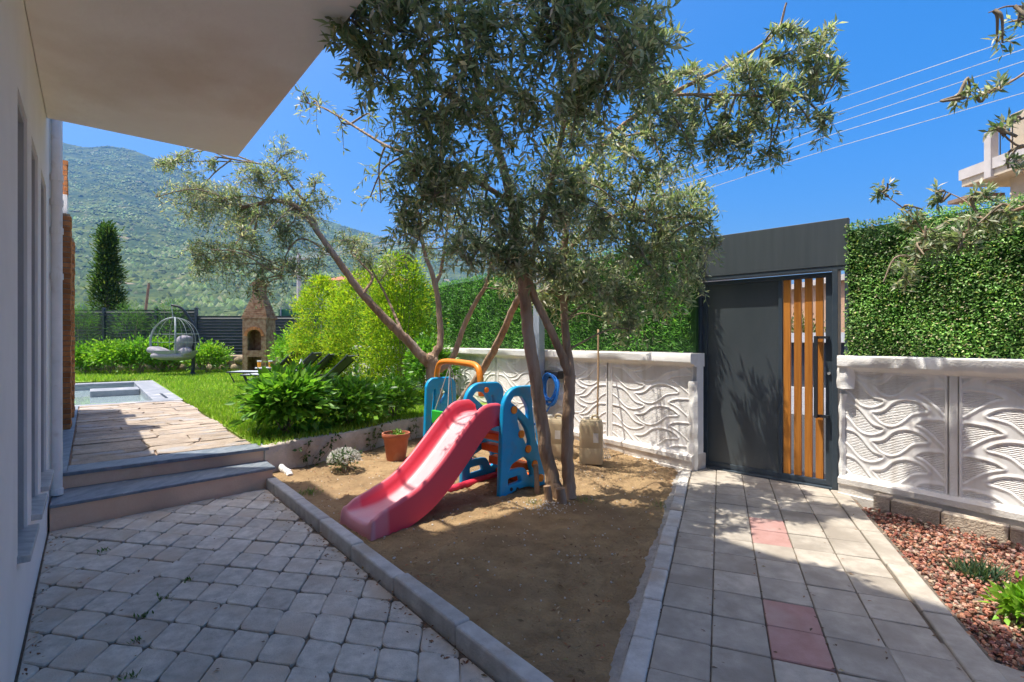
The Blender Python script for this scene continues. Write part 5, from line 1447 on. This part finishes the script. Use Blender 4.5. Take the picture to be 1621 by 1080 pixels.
# plastic cans
def can(px, py, w, dth, h, label, mat, rot=.35, strap=True):
    p = P(px, py); z0 = dirt_z(p[0], p[1])
    fr = Frame((p[0], p[1], z0), (math.cos(rot), -math.sin(rot)), (math.sin(rot), math.cos(rot)))
    t = thing('plastic_can', label, 'can', (p[0], p[1], z0), 'plastic cans by the wall')
    m_ = MB()
    lv = [(0, .96), (.03, 1), (h * .34, 1), (h * .36, .985), (h * .38, .985), (h * .40, 1), (h * .86, 1), (h * .94, .95), (h, .82)]
    ol = np.array(rpoly([(-w / 2, -dth / 2), (w / 2, -dth / 2), (w / 2, dth / 2), (-w / 2, dth / 2)], 5, .2))
    V = []; F = []; k = len(ol)
    for i, (z_, s_) in enumerate(lv):
        V += [(q_[0] * s_, q_[1] * s_, z_) for q_ in ol]
        if i: F += [((i - 1) * k + j, (i - 1) * k + (j + 1) % k, i * k + (j + 1) % k, i * k + j) for j in range(k)]
    F += [tuple(range(k - 1, -1, -1)), tuple((len(lv) - 1) * k + j for j in range(k))]
    obj('can_body', fr(V), F, mat, t, smooth=True, auto=45)
    m_ = MB(); m_.tube(fr([(-w * .2, 0, h - .005), (-w * .2, 0, h + .035)]), .035, 14); m_.build('cap', M['canwhite'], t)
    m_ = MB(); m_.tube(crom(fr([(w * .02, 0, h - .01), (w * .06, 0, h + .04), (w * .26, 0, h + .04), (w * .32, 0, h - .01)]), 12), .013, 8); m_.build('handle', mat, t, smooth=True)
    m_ = MB(); m_.box(w * .1, w * .32, -dth / 2 - .003, -dth / 2 - .001, h * .5, h * .72, fr); m_.build('label', M['canwhite'], t)
can(936, 736, .27, .24, .50, 'cream plastic can right of the olive trunks, nearest the rake', M['can'], .2)
can(878, 728, .30, .24, .46, 'cream plastic can between the two olive trunks', M['can'], .3)
can(812, 726, .28, .24, .50, 'white plastic can behind the blue side board', M['canwhite'], .4)
# rake
rk0 = np.array([1.03, 6.15, .03]); rk1 = np.array([1.13, 6.62, 1.60])
rake = thing('leaf_rake', 'leaf rake with wooden handle leaning on the white wall', 'rake', tuple(rk0))
nk = rk0 + (rk1 - rk0) * .20
mb = MB(); mb.tube(crom([nk - (rk1 - rk0) * .02, (nk + rk1) / 2 + (.006, 0, 0), rk1], 14), .0125, 8); mb.build('handle', M['handlewood'], rake, smooth=True)
mb = MB(); mb.tube([nk - (rk1 - rk0) * .03, nk + (rk1 - rk0) * .05], .018, 8); mb.build('socket', M['postgrey'], rake)
for i in range(15):
    a = (i - 7) / 7.0
    tip_ = rk0 + np.array([a * .16, -.02 * (1 - abs(a)), .02]); mid = nk + (tip_ - nk) * .55 + np.array([a * .012, -.012, 0])
    mb = MB(); mb.tube(crom([nk, mid, tip_, tip_ + (a * .004, -.03, -.022)], 9), .0028, 5, False); mb.build('tine', M['steel'], rake, smooth=True)
mb = MB(); mb.tube(crom([nk + (rk0 - nk) * .62 + (x_, -.012, 0) for x_ in (-.10, -.05, 0, .05, .10)], 9), .004, 5); mb.build('cross_bar', M['steel'], rake)
# hose on its holder and the grey post
hz_ = .92
hold = thing('hose_holder', 'black hose holder on the white wall behind the trunks', 'hose holder', LWF([(2.36, .08, hz_)])[0])
mb = MB(); mb.box(2.20, 2.52, .005, .13, hz_ - .03, hz_ + .09, LWF); mb.build('bracket', M['black'], hold, bevel=.02, segs=3)
hose = thing('garden_hose', 'coiled bright blue garden hose hanging behind the olive trunks', 'hose', LWF([(2.36, .12, .5)])[0])
for i in range(11):
    rx, rz = RNG.uniform(.13, .21), RNG.uniform(.17, .24); off = RNG.normal(0, .012, 3)
    pts_ = [(2.36 + rx * math.sin(a) + off[0], .135 + .05 * (i % 4) / 4 + .02 * math.sin(a * 2 + i), hz_ - rz + rz * math.cos(a) + off[2] + .03) for a in np.linspace(0, 2 * math.pi, 28)]
    mb = MB(); mb.tube(LWF(pts_), .0125, 8, False); mb.build('hose_loop', M['hose'], hose, smooth=True)
cu = crom(LWF([(2.30, .16, hz_ - .38), (2.42, .2, .36), (2.62, .3, .14), (2.5, .5, .03), (2.1, .62, .03)]), 24)
mb = MB(); mb.tube(cu, .0125, 8); mb.build('hose_end', M['hose'], hose, smooth=True)
pp_ = LWF([(2.62, .13, 0)])[0]
post = thing('fence_post', 'grey square metal post standing before the white wall', 'post', tuple(pp_))
mb = MB(); mb.box(2.55, 2.70, .09, .20, -.05, 2.60, LWF); mb.build('post_shaft', M['postgrey'], post, bevel=.006)
mb = MB(); mb.box(2.54, 2.71, .08, .21, 2.602, 2.63, LWF); mb.build('post_cap', M['postgrey'], post)

# dry leaves and pebbles on the soil
pts = RNG.uniform((-2.4, 1.9), (2.2, 8.2), (8000, 2))
vv_ = (pts - W0) @ VD; q_, r_ = path_qr(pts[:, 0], pts[:, 1]); wx = 2.05 - .58 * (pts[:, 1] - 5.66) / .815 - .3
d1 = R1 - R0; s1 = d1[0] * (pts[:, 1] - R0[1]) - d1[1] * (pts[:, 0] - R0[0])
clus = np.array([mnoise.noise(Vector((a * 1.3, b_ * 1.3, 9))) for a, b_ in pts])
ok = (vv_ > 1.72) & (r_ < -.44) & (pts[:, 0] < wx) & (s1 < -.1) & (clus > -.15 + RNG.uniform(-.3, .3, len(pts)))
pts = pts[ok]; n = len(pts)
zz = np.array([dirt_z(*q__) for q__ in pts]) + .004
pos = np.stack([pts[:, 0], pts[:, 1], zz], 1)
dr_ = np.stack([RNG.normal(0, 1, n), RNG.normal(0, 1, n), RNG.normal(.05, .12, n)], 1); ln = RNG.uniform(.015, .045, n)
o = leaf_obj('leaf_litter', pos, dr_, ln, ln * .3, pal(n, [(.30, .20, .11), (.22, .13, .07), (.42, .32, .2), (.16, .09, .05), (.34, .14, .07)], .25), M['litter'], None, .2, np.tile(np.array([0.0, 0.0, 1.0]), (n, 1)) + RNG.normal(0, .25, (n, 3)))
tag(o, 'dry fallen olive leaves strewn over the dirt bed', 'leaf litter', kind='stuff')
# crumbs and leaves swept against the kerb and over the paving
na_ = 420
uu = RNG.uniform(-1.8, 2.2, na_); v2 = 1.585 - np.abs(RNG.normal(0, .07, na_)); v2[:70] = RNG.uniform(.05, 1.5, 70); v2[70:150] = .015 + np.abs(RNG.normal(0, .03, 80))
qp = np.stack([W0[0] + uu * UD[0] + v2 * VD[0], W0[1] + uu * UD[1] + v2 * VD[1], np.full(na_, .003)], 1)
qq2 = RNG.uniform(-.8, 3.3, 160); rb = RNG.choice([-.262, 0, .256, .512, .768, 1.026], 160) + RNG.normal(0, .02, 160)
qp2 = PF(np.stack([qq2, rb, np.full(160, .003)], 1))
qp = np.vstack([qp, qp2]); n = len(qp); ln = RNG.uniform(.01, .035, n)
o = leaf_obj('paving_litter', qp, np.stack([RNG.normal(0, 1, n), RNG.normal(0, 1, n), RNG.normal(.1, .1, n)], 1), ln, ln * .4, pal(n, [(.20, .13, .08), (.14, .09, .06), (.34, .24, .14), (.28, .12, .06)], .25), M['litter'], None, .2, np.tile(np.array([0.0, 0.0, 1.0]), (n, 1)) + RNG.normal(0, .2, (n, 3)))
tag(o, 'dry leaf crumbs along the paving joints and kerbs', 'leaf litter', kind='stuff')
mb = MB(); k = 0
while k < 1100:
    q__ = RNG.uniform((-2.2, 2.0), (1.8, 6.6))
    if k < 120: q__ = P(RNG.normal(868, 22), RNG.normal(806, 6))[:2]
    v_ = (q__ - W0) @ VD; _, r2 = path_qr(*q__)
    if v_ < 1.75 or r2 > -.5: k += 0; 
    else:
        Vp, Fp = protos[k % 8]; s = RNG.uniform(.003, .009) * (1.3 if k < 120 else 1)
        mb.add(Vp * s + np.array([q__[0], q__[1], dirt_z(*q__) + .001]), Fp)
    k += 1
M['pebble'] = mat_noise('pale_pebble', (.42, .38, .33), (.6, .57, .52), 40, .9, .15)
o = mb.build('pebbles', M['pebble']); tag(o, 'pale pebbles scattered over the dirt bed', 'pebbles', kind='stuff')

# ================================================================== GARDEN BACKGROUND
# slatted metal fence on a low stone wall
FY = 18.3
fence = thing('metal_fence', 'anthracite horizontal slat fence behind the lawn', 'fence', (-12, FY, TZ))
def fpanel(x0, x1, zt, zb=.95):
    m_ = MB(); z_ = zb
    while z_ < zt - .05:
        m_.add([(x0, FY, z_), (x1, FY, z_), (x1, FY + .035, z_ + .03), (x0, FY + .035, z_ + .03), (x1, FY + .015, z_ + .095), (x0, FY + .015, z_ + .095), (x0, FY + .06, z_ + .095), (x1, FY + .06, z_ + .095), (x0, FY + .06, z_), (x1, FY + .06, z_)],
               [(0, 1, 2, 3), (3, 2, 4, 5), (5, 4, 7, 6), (6, 7, 9, 8), (8, 9, 1, 0)]); z_ += .11
    m_.box(x0, x1, FY + .062, FY + .07, zb, zt - .03)
    m_.build('slat_panel', M['fence'], fence)
for x0, x1, zt in ((-22, -19.6, 2.62), (-19.6, -17.2, 2.62), (-17.2, -14.8, 2.62), (-14.8, -12.9, 2.62), (-12.9, -11.45, 2.62), (-11.45, -9.3, 2.36), (-9.3, -7.1, 2.36)):
    fpanel(x0 + .05, x1 - .05, zt)
    mb = MB(); mb.box(x1 - .045, x1 + .045, FY - .02, FY + .08, TZ - .2, zt + .04); mb.build('fence_post', M['fence'], fence, bevel=.005)
sw_ = thing('stone_wall', 'low field stone wall under the dark slat fence', 'low wall', (-12, FY, TZ))
mb = MB(); mb.box(-22, -7.0, FY - .05, FY + .25, TZ - .3, .90); mb.build('mortar_core', M['mortar'], sw_)
x_ = -18.0
while x_ < -7.2:
    for zr in (0, 1):
        w = random.uniform(.3, .55); z0 = TZ + .02 + zr * .28
        m_ = MB(); m_.sphere((x_ + w / 2 + zr * .15, FY - .06, z0 + .13), (w * .52, .08, .145), 8, 6); m_.build('stone', M['fieldstone'], sw_, smooth=True)
    x_ += .46
# green windbreak mesh on the boundary farther back
gm = thing('green_windbreak', 'green mesh windbreak fence right of the brick oven', 'fence', (-6.9, 18.6, TZ))
M['greenmesh'] = mat_noise('green_mesh', (.05, .17, .10), (.08, .23, .13), 30, .9, .1, stretch=(1, 1, 6))
mb = MB(); mb.box(-8.6, -4.4, 18.62, 18.66, TZ, 2.62); mb.build('mesh_sheet', M['greenmesh'], gm)
for x_ in (-8.5, -7.0, -5.6): mb = MB(); mb.tube([(x_, 18.58, 0), (x_, 18.58, 2.7)], .03, 8); mb.build('post', M['steel'], gm)

# hanging egg chair
EY = 16.0
ec = D(277, 541, EY); eb = np.array([(297 - CX) * EY / FPX, EY + .25, TZ])
egg = thing('hanging_chair', 'pale grey hanging egg chair on a dark curved stand', 'hanging chair', tuple(eb))
cu = crom([eb + (0, 0, .02), eb + (.04, 0, .8), eb + (.06, 0, 1.5), D(300, 505, EY + .2), D(287, 488, EY + .1), D(271, 483, EY)], 30)
mb = MB(); mb.tube(cu, np.linspace(.055, .035, 30), 12); mb.build('stand_arm', M['darkframe'], egg, smooth=True)
mb = MB(); mb.lathe([(.55, 0), (.55, .03), (.1, .05), (.06, .12)], tuple(eb), 28); mb.build('stand_base', M['darkframe'], egg)
mb = MB(); mb.tube([D(271, 483, EY), D(274, 503, EY)], .012, 6); mb.build('chain', M['steel'], egg)
RX, RY, RZ = .72, .55, .76
def ep(az_, th): return ec + np.array([RX * math.sin(th) * math.cos(az_), RY * math.sin(th) * math.sin(az_), RZ * math.cos(th)])
for az_ in np.radians([-160, 160, 130, 100, 70, 40, 15, -10, -35]):
    mb = MB(); mb.tube([ep(az_, t_) for t_ in np.linspace(.03, 1.9, 22)], .008, 6); mb.build('rib', M['rattan'], egg, smooth=True)
for az_ in np.radians([-62, -172]):
    mb = MB(); mb.tube([ep(az_, t_) for t_ in np.linspace(.02, 2.2, 26)], .026, 8); mb.build('rim_hoop', M['rattan'], egg, smooth=True)
for th_ in (1.25, 1.6):
    mb = MB(); mb.tube([ep(a, th_) for a in np.radians(np.linspace(-62, 190, 30))], .010, 6); mb.build('band', M['rattan'], egg, smooth=True)
V = []; F = []; nu_, nv_ = 30, 9
for i in range(nv_):
    th = 1.95 + (math.pi - 1.95) * i / (nv_ - 1)
    for k in range(nu_): V.append(ep(2 * math.pi * k / nu_, th) * np.array([1, 1, 1]))
for i in range(nv_ - 1): F += [(i * nu_ + k, i * nu_ + (k + 1) % nu_, (i + 1) * nu_ + (k + 1) % nu_, (i + 1) * nu_ + k) for k in range(nu_)]
for v in V: v[2] = max(v[2], ec[2] - .58)
obj('bowl', V, F, M['rattan'], egg, smooth=True)
def cushion(c, r, name='cushion', tilt=0.0):
    m_ = MB(); m_.sphere((0, 0, 0), 1, 16, 10); V_ = np.vstack(m_.v); V_ = np.sign(V_) * np.abs(V_) ** .6 * np.array(r)
    ct, st_ = math.cos(tilt), math.sin(tilt); V_ = np.stack([V_[:, 0] * ct - V_[:, 2] * st_, V_[:, 1], V_[:, 0] * st_ + V_[:, 2] * ct], 1)
    obj(name, V_ + np.array(c), m_.f, M['cushion'], egg, smooth=True)
cushion(ec + (-.02, -.08, -.44), (.58, .40, .11)); cushion(ec + (.30, -.02, -.10), (.14, .34, .30), tilt=-.25); cushion(ec + (-.48, -.05, -.30), (.24, .34, .11), tilt=-.35); cushion(ec + (.42, -.2, -.36), (.20, .2, .14), tilt=.7)

# sun loungers
def make_lounger(loc, label, sl):
    t = thing('sun_lounger', label, 'sun lounger', loc, 'sun loungers on the lawn')
    fr = Frame(loc, (1, -.06), (.06, 1))
    m_ = MB()
    for y_ in (-.3, .3): m_.tube(fr([(0, y_, .30), (1.95, y_, .30)]), .018, 8)
    for x_ in (0, 1.95): m_.tube(fr([(x_, -.3, .30), (x_, .3, .30)]), .018, 8)
    m_.build('frame', M['loungermetal'], t, smooth=True)
    for x_, dx in ((.12, -.1), (1.75, .1)):
        for y_ in (-.29, .29):
            m_ = MB(); m_.tube(fr([(x_ - dx, y_, .0), (x_ + dx * .6, y_, .29)]), .016, 8); m_.build('leg', M['loungermetal'], t)
    m_ = MB(); m_.box(.03, 1.2, -.28, .28, .305, .318, fr); m_.build('seat', sl, t)
    hb = np.array([(1.2, 0, .31), (1.2 + .56, 0, .31 + .52)])
    dd = (hb[1] - hb[0]); V_ = []
    for (f_, o_) in ((0, 0), (1, 0), (1, .02), (0, .02)):
        for y_ in (-.28, .28): V_.append(hb[0] + dd * f_ + np.array([-o_ * .7, y_, o_ * .7]))
    obj('backrest', fr(V_), [(0, 1, 3, 2), (2, 3, 5, 4), (4, 5, 7, 6), (6, 7, 1, 0), (0, 2, 4, 6), (1, 7, 5, 3)], M['sling'], t)
    m_ = MB()
    for y_ in (-.3, .3): m_.tube(fr([(1.2, y_, .31), (1.78, y_, .31 + .54)]), .02, 8)
    m_.build('backrest_frame', M['loungermetal'], t)
    m_ = MB(); m_.tube(crom(fr([(1.35, -.31, .31), (1.5, -.33, .42), (1.62, -.31, .31)]), 12), .014, 6); m_.build('armrest', M['loungermetal'], t)
    return t
for hx, Y, lab, sl in ((-6.23, 13.5, 'farthest sun lounger, its pale grey foot end showing on the lawn', M['palesling']), (-5.28, 12.4, 'sun lounger second from the brick oven', M['palesling']), (-4.42, 11.1, 'sun lounger third from the brick oven', M['sling']), (-3.66, 9.95, 'nearest dark sun lounger with raised back', M['sling'])):
    make_lounger((hx - 1.2, Y, TZ), lab, sl)
# side tables with drinks
def side_table(px, Y, lab):
    X_ = (px - CX) * Y / FPX
    t = thing('side_table', lab, 'table', (X_, Y, TZ), 'garden side tables')
    m_ = MB(); m_.lathe([(.22, .42), (.23, .43), (.22, .445)], (X_, Y, TZ), 24); m_.build('table_top', M['palesling'], t)
    for a in (0, 2.1, 4.2): m_ = MB(); m_.tube([(X_ + .18 * math.cos(a), Y + .18 * math.sin(a), TZ), (X_ + .1 * math.cos(a), Y + .1 * math.sin(a), TZ + .42)], .012, 6); m_.build('leg', M['loungermetal'], t)
    return X_
X1 = side_table(419, 12.95, 'small round side table between the two far loungers'); X2 = side_table(477, 11.7, 'small round side table behind the nearer loungers')
def drink(x_, Y, lab, bottle=False):
    t = thing('drink_bottle' if bottle else 'drink_glass', lab, 'bottle' if bottle else 'glass', (x_, Y, TZ + .446), 'orange drinks')
    m_ = MB(); m_.lathe([(.04, 0), (.048, .13), (.045, .14)], (x_, Y, TZ + .446), 16); m_.build('drink', M['glassdrink'], t, smooth=True, auto=50)
    m_ = MB(); pr = [(.046, .141), (.046, .17), (.022, .21), (.02, .26)] if bottle else [(.049, .141), (.052, .175), (.049, .176)]
    m_.lathe(pr, (x_, Y, TZ + .446), 16); m_.build('neck' if bottle else 'rim', M['pvc'], t, smooth=True, auto=50)
drink(X1 - .14, 12.95, 'orange drink on the far side table, left one'); drink(X1 + .15, 12.95, 'orange drink on the far side table, right one'); drink(X2, 11.7, 'orange drink bottle on the nearer side table', True)

# brick oven
OY = 16.3; OX = (411 - CX) * OY / FPX
oven = thing('brick_oven', 'brick garden oven with stepped hood and chimney', 'oven', (OX, OY, TZ))
OF = Frame((OX, OY, TZ), (1, 0), (0, 1))
hw_ = .37
arch_h = [(-.22, .82), (.22, .82), (.22, 1.28)] + [(.22 * math.cos(a), 1.28 + .2 * math.sin(a)) for a in np.linspace(0, math.pi, 12)] + [(-.22, 1.28)]
low_h = [(-.22, .02), (.22, .02), (.22, .62), (-.22, .62)]
curve_panel('oven_front', [(-hw_, 0), (hw_, 0), (hw_, 1.82), (-hw_, 1.82)], [arch_h, low_h], .12, .004, M['ovenbrick'], oven, lambda pts: OF(np.asarray(pts) + np.array([0, -.28, 0])))
m_ = MB(); m_.box(-hw_, -hw_ + .12, -.218, .3, 0, 1.82, OF); m_.box(hw_ - .12, hw_, -.218, .3, 0, 1.82, OF); m_.box(-hw_ + .12, hw_ - .12, .2, .3, 0, 1.82, OF); m_.build('oven_body', M['ovenbrick'], oven)
m_ = MB(); m_.box(-hw_ + .122, hw_ - .122, -.218, .198, .70, .78, OF); m_.build('hearth', M['oven_dark'], oven)
for i in range(11):  # voussoirs of the arch
    a = math.pi * (i + .5) / 11
    c_ = np.array([.265 * math.cos(a), 1.28 + .245 * math.sin(a)]); u_ = np.array([math.cos(a), math.sin(a)]); w_ = np.array([-u_[1], u_[0]])
    qd = [c_ + u_ * s1_ * .045 + w_ * s2_ * .036 for s1_, s2_ in ((-1, -1), (1, -1), (1, 1), (-1, 1))]
    V_ = [(q2[0], y_, q2[1]) for y_ in (-.365, -.335) for q2 in qd]
    obj('arch_brick', OF(V_), [(0, 1, 2, 3), (7, 6, 5, 4), (0, 4, 5, 1), (1, 5, 6, 2), (2, 6, 7, 3), (3, 7, 4, 0)], M['brick'], oven)
z_ = 1.82
for i in range(11):
    f_ = 1 - i / 10.5; w_ = .17 + (hw_ + .04 - .17) * f_; dd = .17 + (.36 - .17) * f_
    m_ = MB(); m_.box(-w_, w_, -dd, dd, z_ + .008, z_ + .065, OF); m_.box(-w_ + .02, w_ - .02, -dd + .02, dd - .02, z_ - .002, z_ + .006, OF); m_.build('hood_course', M['ovenbrick'], oven, bevel=.006, segs=1); z_ += .068
m_ = MB(); m_.box(-.16, .16, -.15, .15, z_, z_ + .12, OF); m_.box(-.16, -.08, -.15, .15, z_ + .12, z_ + .32, OF); m_.box(.08, .16, -.15, .15, z_ + .12, z_ + .32, OF); m_.build('chimney', M['ovenbrick'], oven); z_ += .32
for i in range(4):
    w_ = .22 - .045 * i; m_ = MB(); m_.box(-w_, w_, -w_, w_, z_ + .004, z_ + .055, OF); m_.build('cap_course', M['ovenbrick'], oven); z_ += .056

# ================================================================== FAR THINGS
t = thing('utility_pole', 'pale concrete utility pole rising behind the conifers', 'pole', ((473 - CX) * 40 / FPX, 40, -.3))
xb = (473 - CX) * 40 / FPX
mb = MB(); mb.tube([(xb, 40, -.35), (xb, 40, 4), (xb, 40, 8.4)], [.22, .19, .15], 8); mb.build('shaft', M['poleconc'], t)
mb = MB(); mb.box(xb - .9, xb + .9, 39.94, 40.06, 7.9, 8.0); mb.build('cross_arm', M['poleconc'], t)
x2 = (226 - CX) * 45 / FPX
t = thing('utility_pole', 'thin leaning wooden pole right of the dark cypress', 'pole', (x2, 45, -.3))
mb = MB(); mb.tube([(x2, 45, -.35), (x2 + .1, 45, 3), (x2 + .55, 45, 6.6)], [.13, .12, .10], 8); mb.build('shaft', M['polewood'], t)
# wires from beyond the frame to the pole
WR = [((1590, 67), (1360, 145)), ((1620, 78), (1300, 187)), ((1620, 97), (1333, 192)), ((1500, 157), (1343, 205)), ((1517, 177), (1317, 235))]
for i, (a, b_) in enumerate(WR):
    sl = (b_[1] - a[1]) / (b_[0] - a[0])
    A_ = D(2000, a[1] + sl * (2000 - a[0]), 15.0); B_ = D(b_[0], b_[1], 21.0); B0 = D(a[0], a[1], 18.0)
    e_ = np.array([xb - .8 + .4 * i, 40.0, 8.02])
    mid = D(900, b_[1] + sl * (900 - b_[0]), 29.0)
    cu = crom([A_, B0, B_, mid, e_], 40)
    m_ = MB(); m_.tube(cu, .0145, 5)
    tag(m_.build('power_line', M['wire']), '%s power line wire crossing the sky behind the olive' % ('topmost', 'second highest', 'middle', 'second lowest', 'lowest')[i], 'wire', 'power lines')
# house with red roof far behind the conifers
hx = (522 - CX) * 60 / FPX
t = thing('far_house', 'far pale house with a red roof behind the conifers', 'house', (hx, 60, -.3))
mb = MB(); mb.box(hx - .2, hx + 9, 60, 68, -.3, 8.6); mb.build('wall', M['parapet'], t)
mb = MB(); mb.add([(hx - .8, 59.4, 8.6), (hx + 9.6, 59.4, 8.6), (hx + 9.6, 68.6, 8.6), (hx - .8, 68.6, 8.6), (hx + 3, 64, 10.2), (hx + 6, 64, 10.2)], [(0, 1, 5, 4), (1, 2, 5), (2, 3, 4, 5), (3, 0, 4), (3, 2, 1, 0)]); mb.build('roof', M['rooftile'], t)
for z_ in (2, 5.5):
    mb = MB(); mb.box(hx + 1, hx + 2.2, 59.94, 59.99, z_, z_ + 1.6); mb.build('window', M['glass'], t)
# neighbour with balcony at the top right
nb = thing('neighbour_house', 'beige neighbour house with a railed balcony above the hedge', 'house', (16, 10, -.3))
mb = MB(); mb.box(14.0, 22, 3, 14.2, -.3, 7.8); mb.build('wall', M['beige'], nb)
mb = MB(); mb.box(13.35, 13.998, 3, 15.0, 6.02, 6.22); mb.box(13.998, 20, 14.202, 15.0, 6.02, 6.22); mb.build('balcony_slab', M['beige'], nb)
mb = MB(); mb.box(13.30, 13.45, 3, 15.05, 6.222, 6.52); mb.box(13.452, 20, 14.92, 15.05, 6.222, 6.52); mb.build('parapet', M['parapet'], nb)
mb = MB(); mb.box(13.26, 13.48, 14.0, 14.2, 6.0, 7.28); mb.build('balcony_pillar', M['parapet'], nb)
mb = MB(); mb.tube([(13.38, 14.0, 7.28), (13.38, 3, 7.28)], .03, 8); r_ = mb.build('railing', M['darkframe'], nb)
y_ = 13.85
while y_ > 8:
    mb = MB(); mb.tube([(13.38, y_, 6.52), (13.38, y_, 7.28)], .014, 6); mb.build('baluster', M['darkframe'], r_); y_ -= .34
mb = MB(); mb.box(13.2, 13.75, 12.5, 12.85, 3, 8.1); mb.build('column', M['rooftile'], nb)
mb = MB(); mb.box(13.1, 13.95, 14.3, 15.2, 5.55, 5.65); mb.build('eave', M['polewood'], nb)
for y_ in (9.0, 11.2):
    mb = MB(); mb.box(13.94, 13.99, y_, y_ + 1.1, 6.6, 8.4); mb.build('window', M['glass'], nb)
# across the street, seen through the slats
ac = thing('roadside_wall', 'low white wall with dark openings across the street', 'low wall', (6.2, 10.5, -.1))
AF = Frame((4.2, 11.6, 0), (.82, -.57), (-.57, -.82))
mb = MB(); mb.box(0, 5.5, -.15, .0, -.3, .50, AF); mb.build('wall_base', M['capwhite'], ac)
mb = MB(); mb.box(0, 5.5, -.18, .04, 1.42, 1.62, AF); mb.build('wall_cap', M['capwhite'], ac)
mb = MB(); mb.box(0, 5.5, -.13, -.06, .502, 1.418, AF); mb.build('wall_infill', M['fence'], ac)
ph = thing('street_house', 'peach rendered house seen through the gap beside the gate', 'house', (9.6, 13.2, -.3))
mb = MB(); mb.box(8.55, 12.0, 12.8, 17, -.3, 3.0); mb.build('wall', M['peach'], ph)
mb = MB(); mb.box(8.4, 12.1, 12.6, 17.2, 3.002, 3.15); mb.build('roof_slab', M['parapet'], ph)
mb = MB(); mb.box(9.4, 10.4, 12.74, 12.79, .9, 2.2); mb.build('window', M['glass'], ph)
gh = thing('street_house', 'pale grey house seen between the gate slats', 'house', (7, 17, -.3))
mb = MB(); mb.box(5.5, 8.5, 17, 20, -.3, 3.4); mb.build('wall', M['parapet'], gh)
mb = MB(); mb.box(5.4, 8.6, 16.9, 20.1, 3.402, 3.5); mb.build('roof_slab', M['poleconc'], gh)
shrub('leafy_shrub', 'olive-green street bush seen between the gate slats', 'shrub', (7.0, 12.0, -.1), (1.0, .5, 1.15), 150, 14, (.07, .12), .45, [(.10, .13, .04), (.16, .19, .06), (.06, .09, .03)], [.4, .35, .25], M['leaf'], None, .3, 1, .2, seed=81, sub_r=.2)
# ================================================================== HAZE
m = bpy.data.materials.new('haze_air'); m.use_nodes = True
N, L = m.node_tree.nodes, m.node_tree.links
N.remove(N['Principled BSDF'])
pv = N.new('ShaderNodeVolumePrincipled')
pv.inputs['Color'].default_value = (.12, .40, 1.0, 1)
pv.inputs['Density'].default_value = .00014
L.new(pv.outputs[0], N['Material Output'].inputs['Volume'])
mb = MB(); mb.box(-11300, 9800, -3200, 3200, -1.4, 1180)
tag(mb.build('haze', m), 'pale blue haze over the far hillside', 'haze', kind='stuff')
print('tris', sum(len(m_.loops) - 2 * len(m_.polygons) for m_ in bpy.data.meshes), 'objects', len(COL.objects))
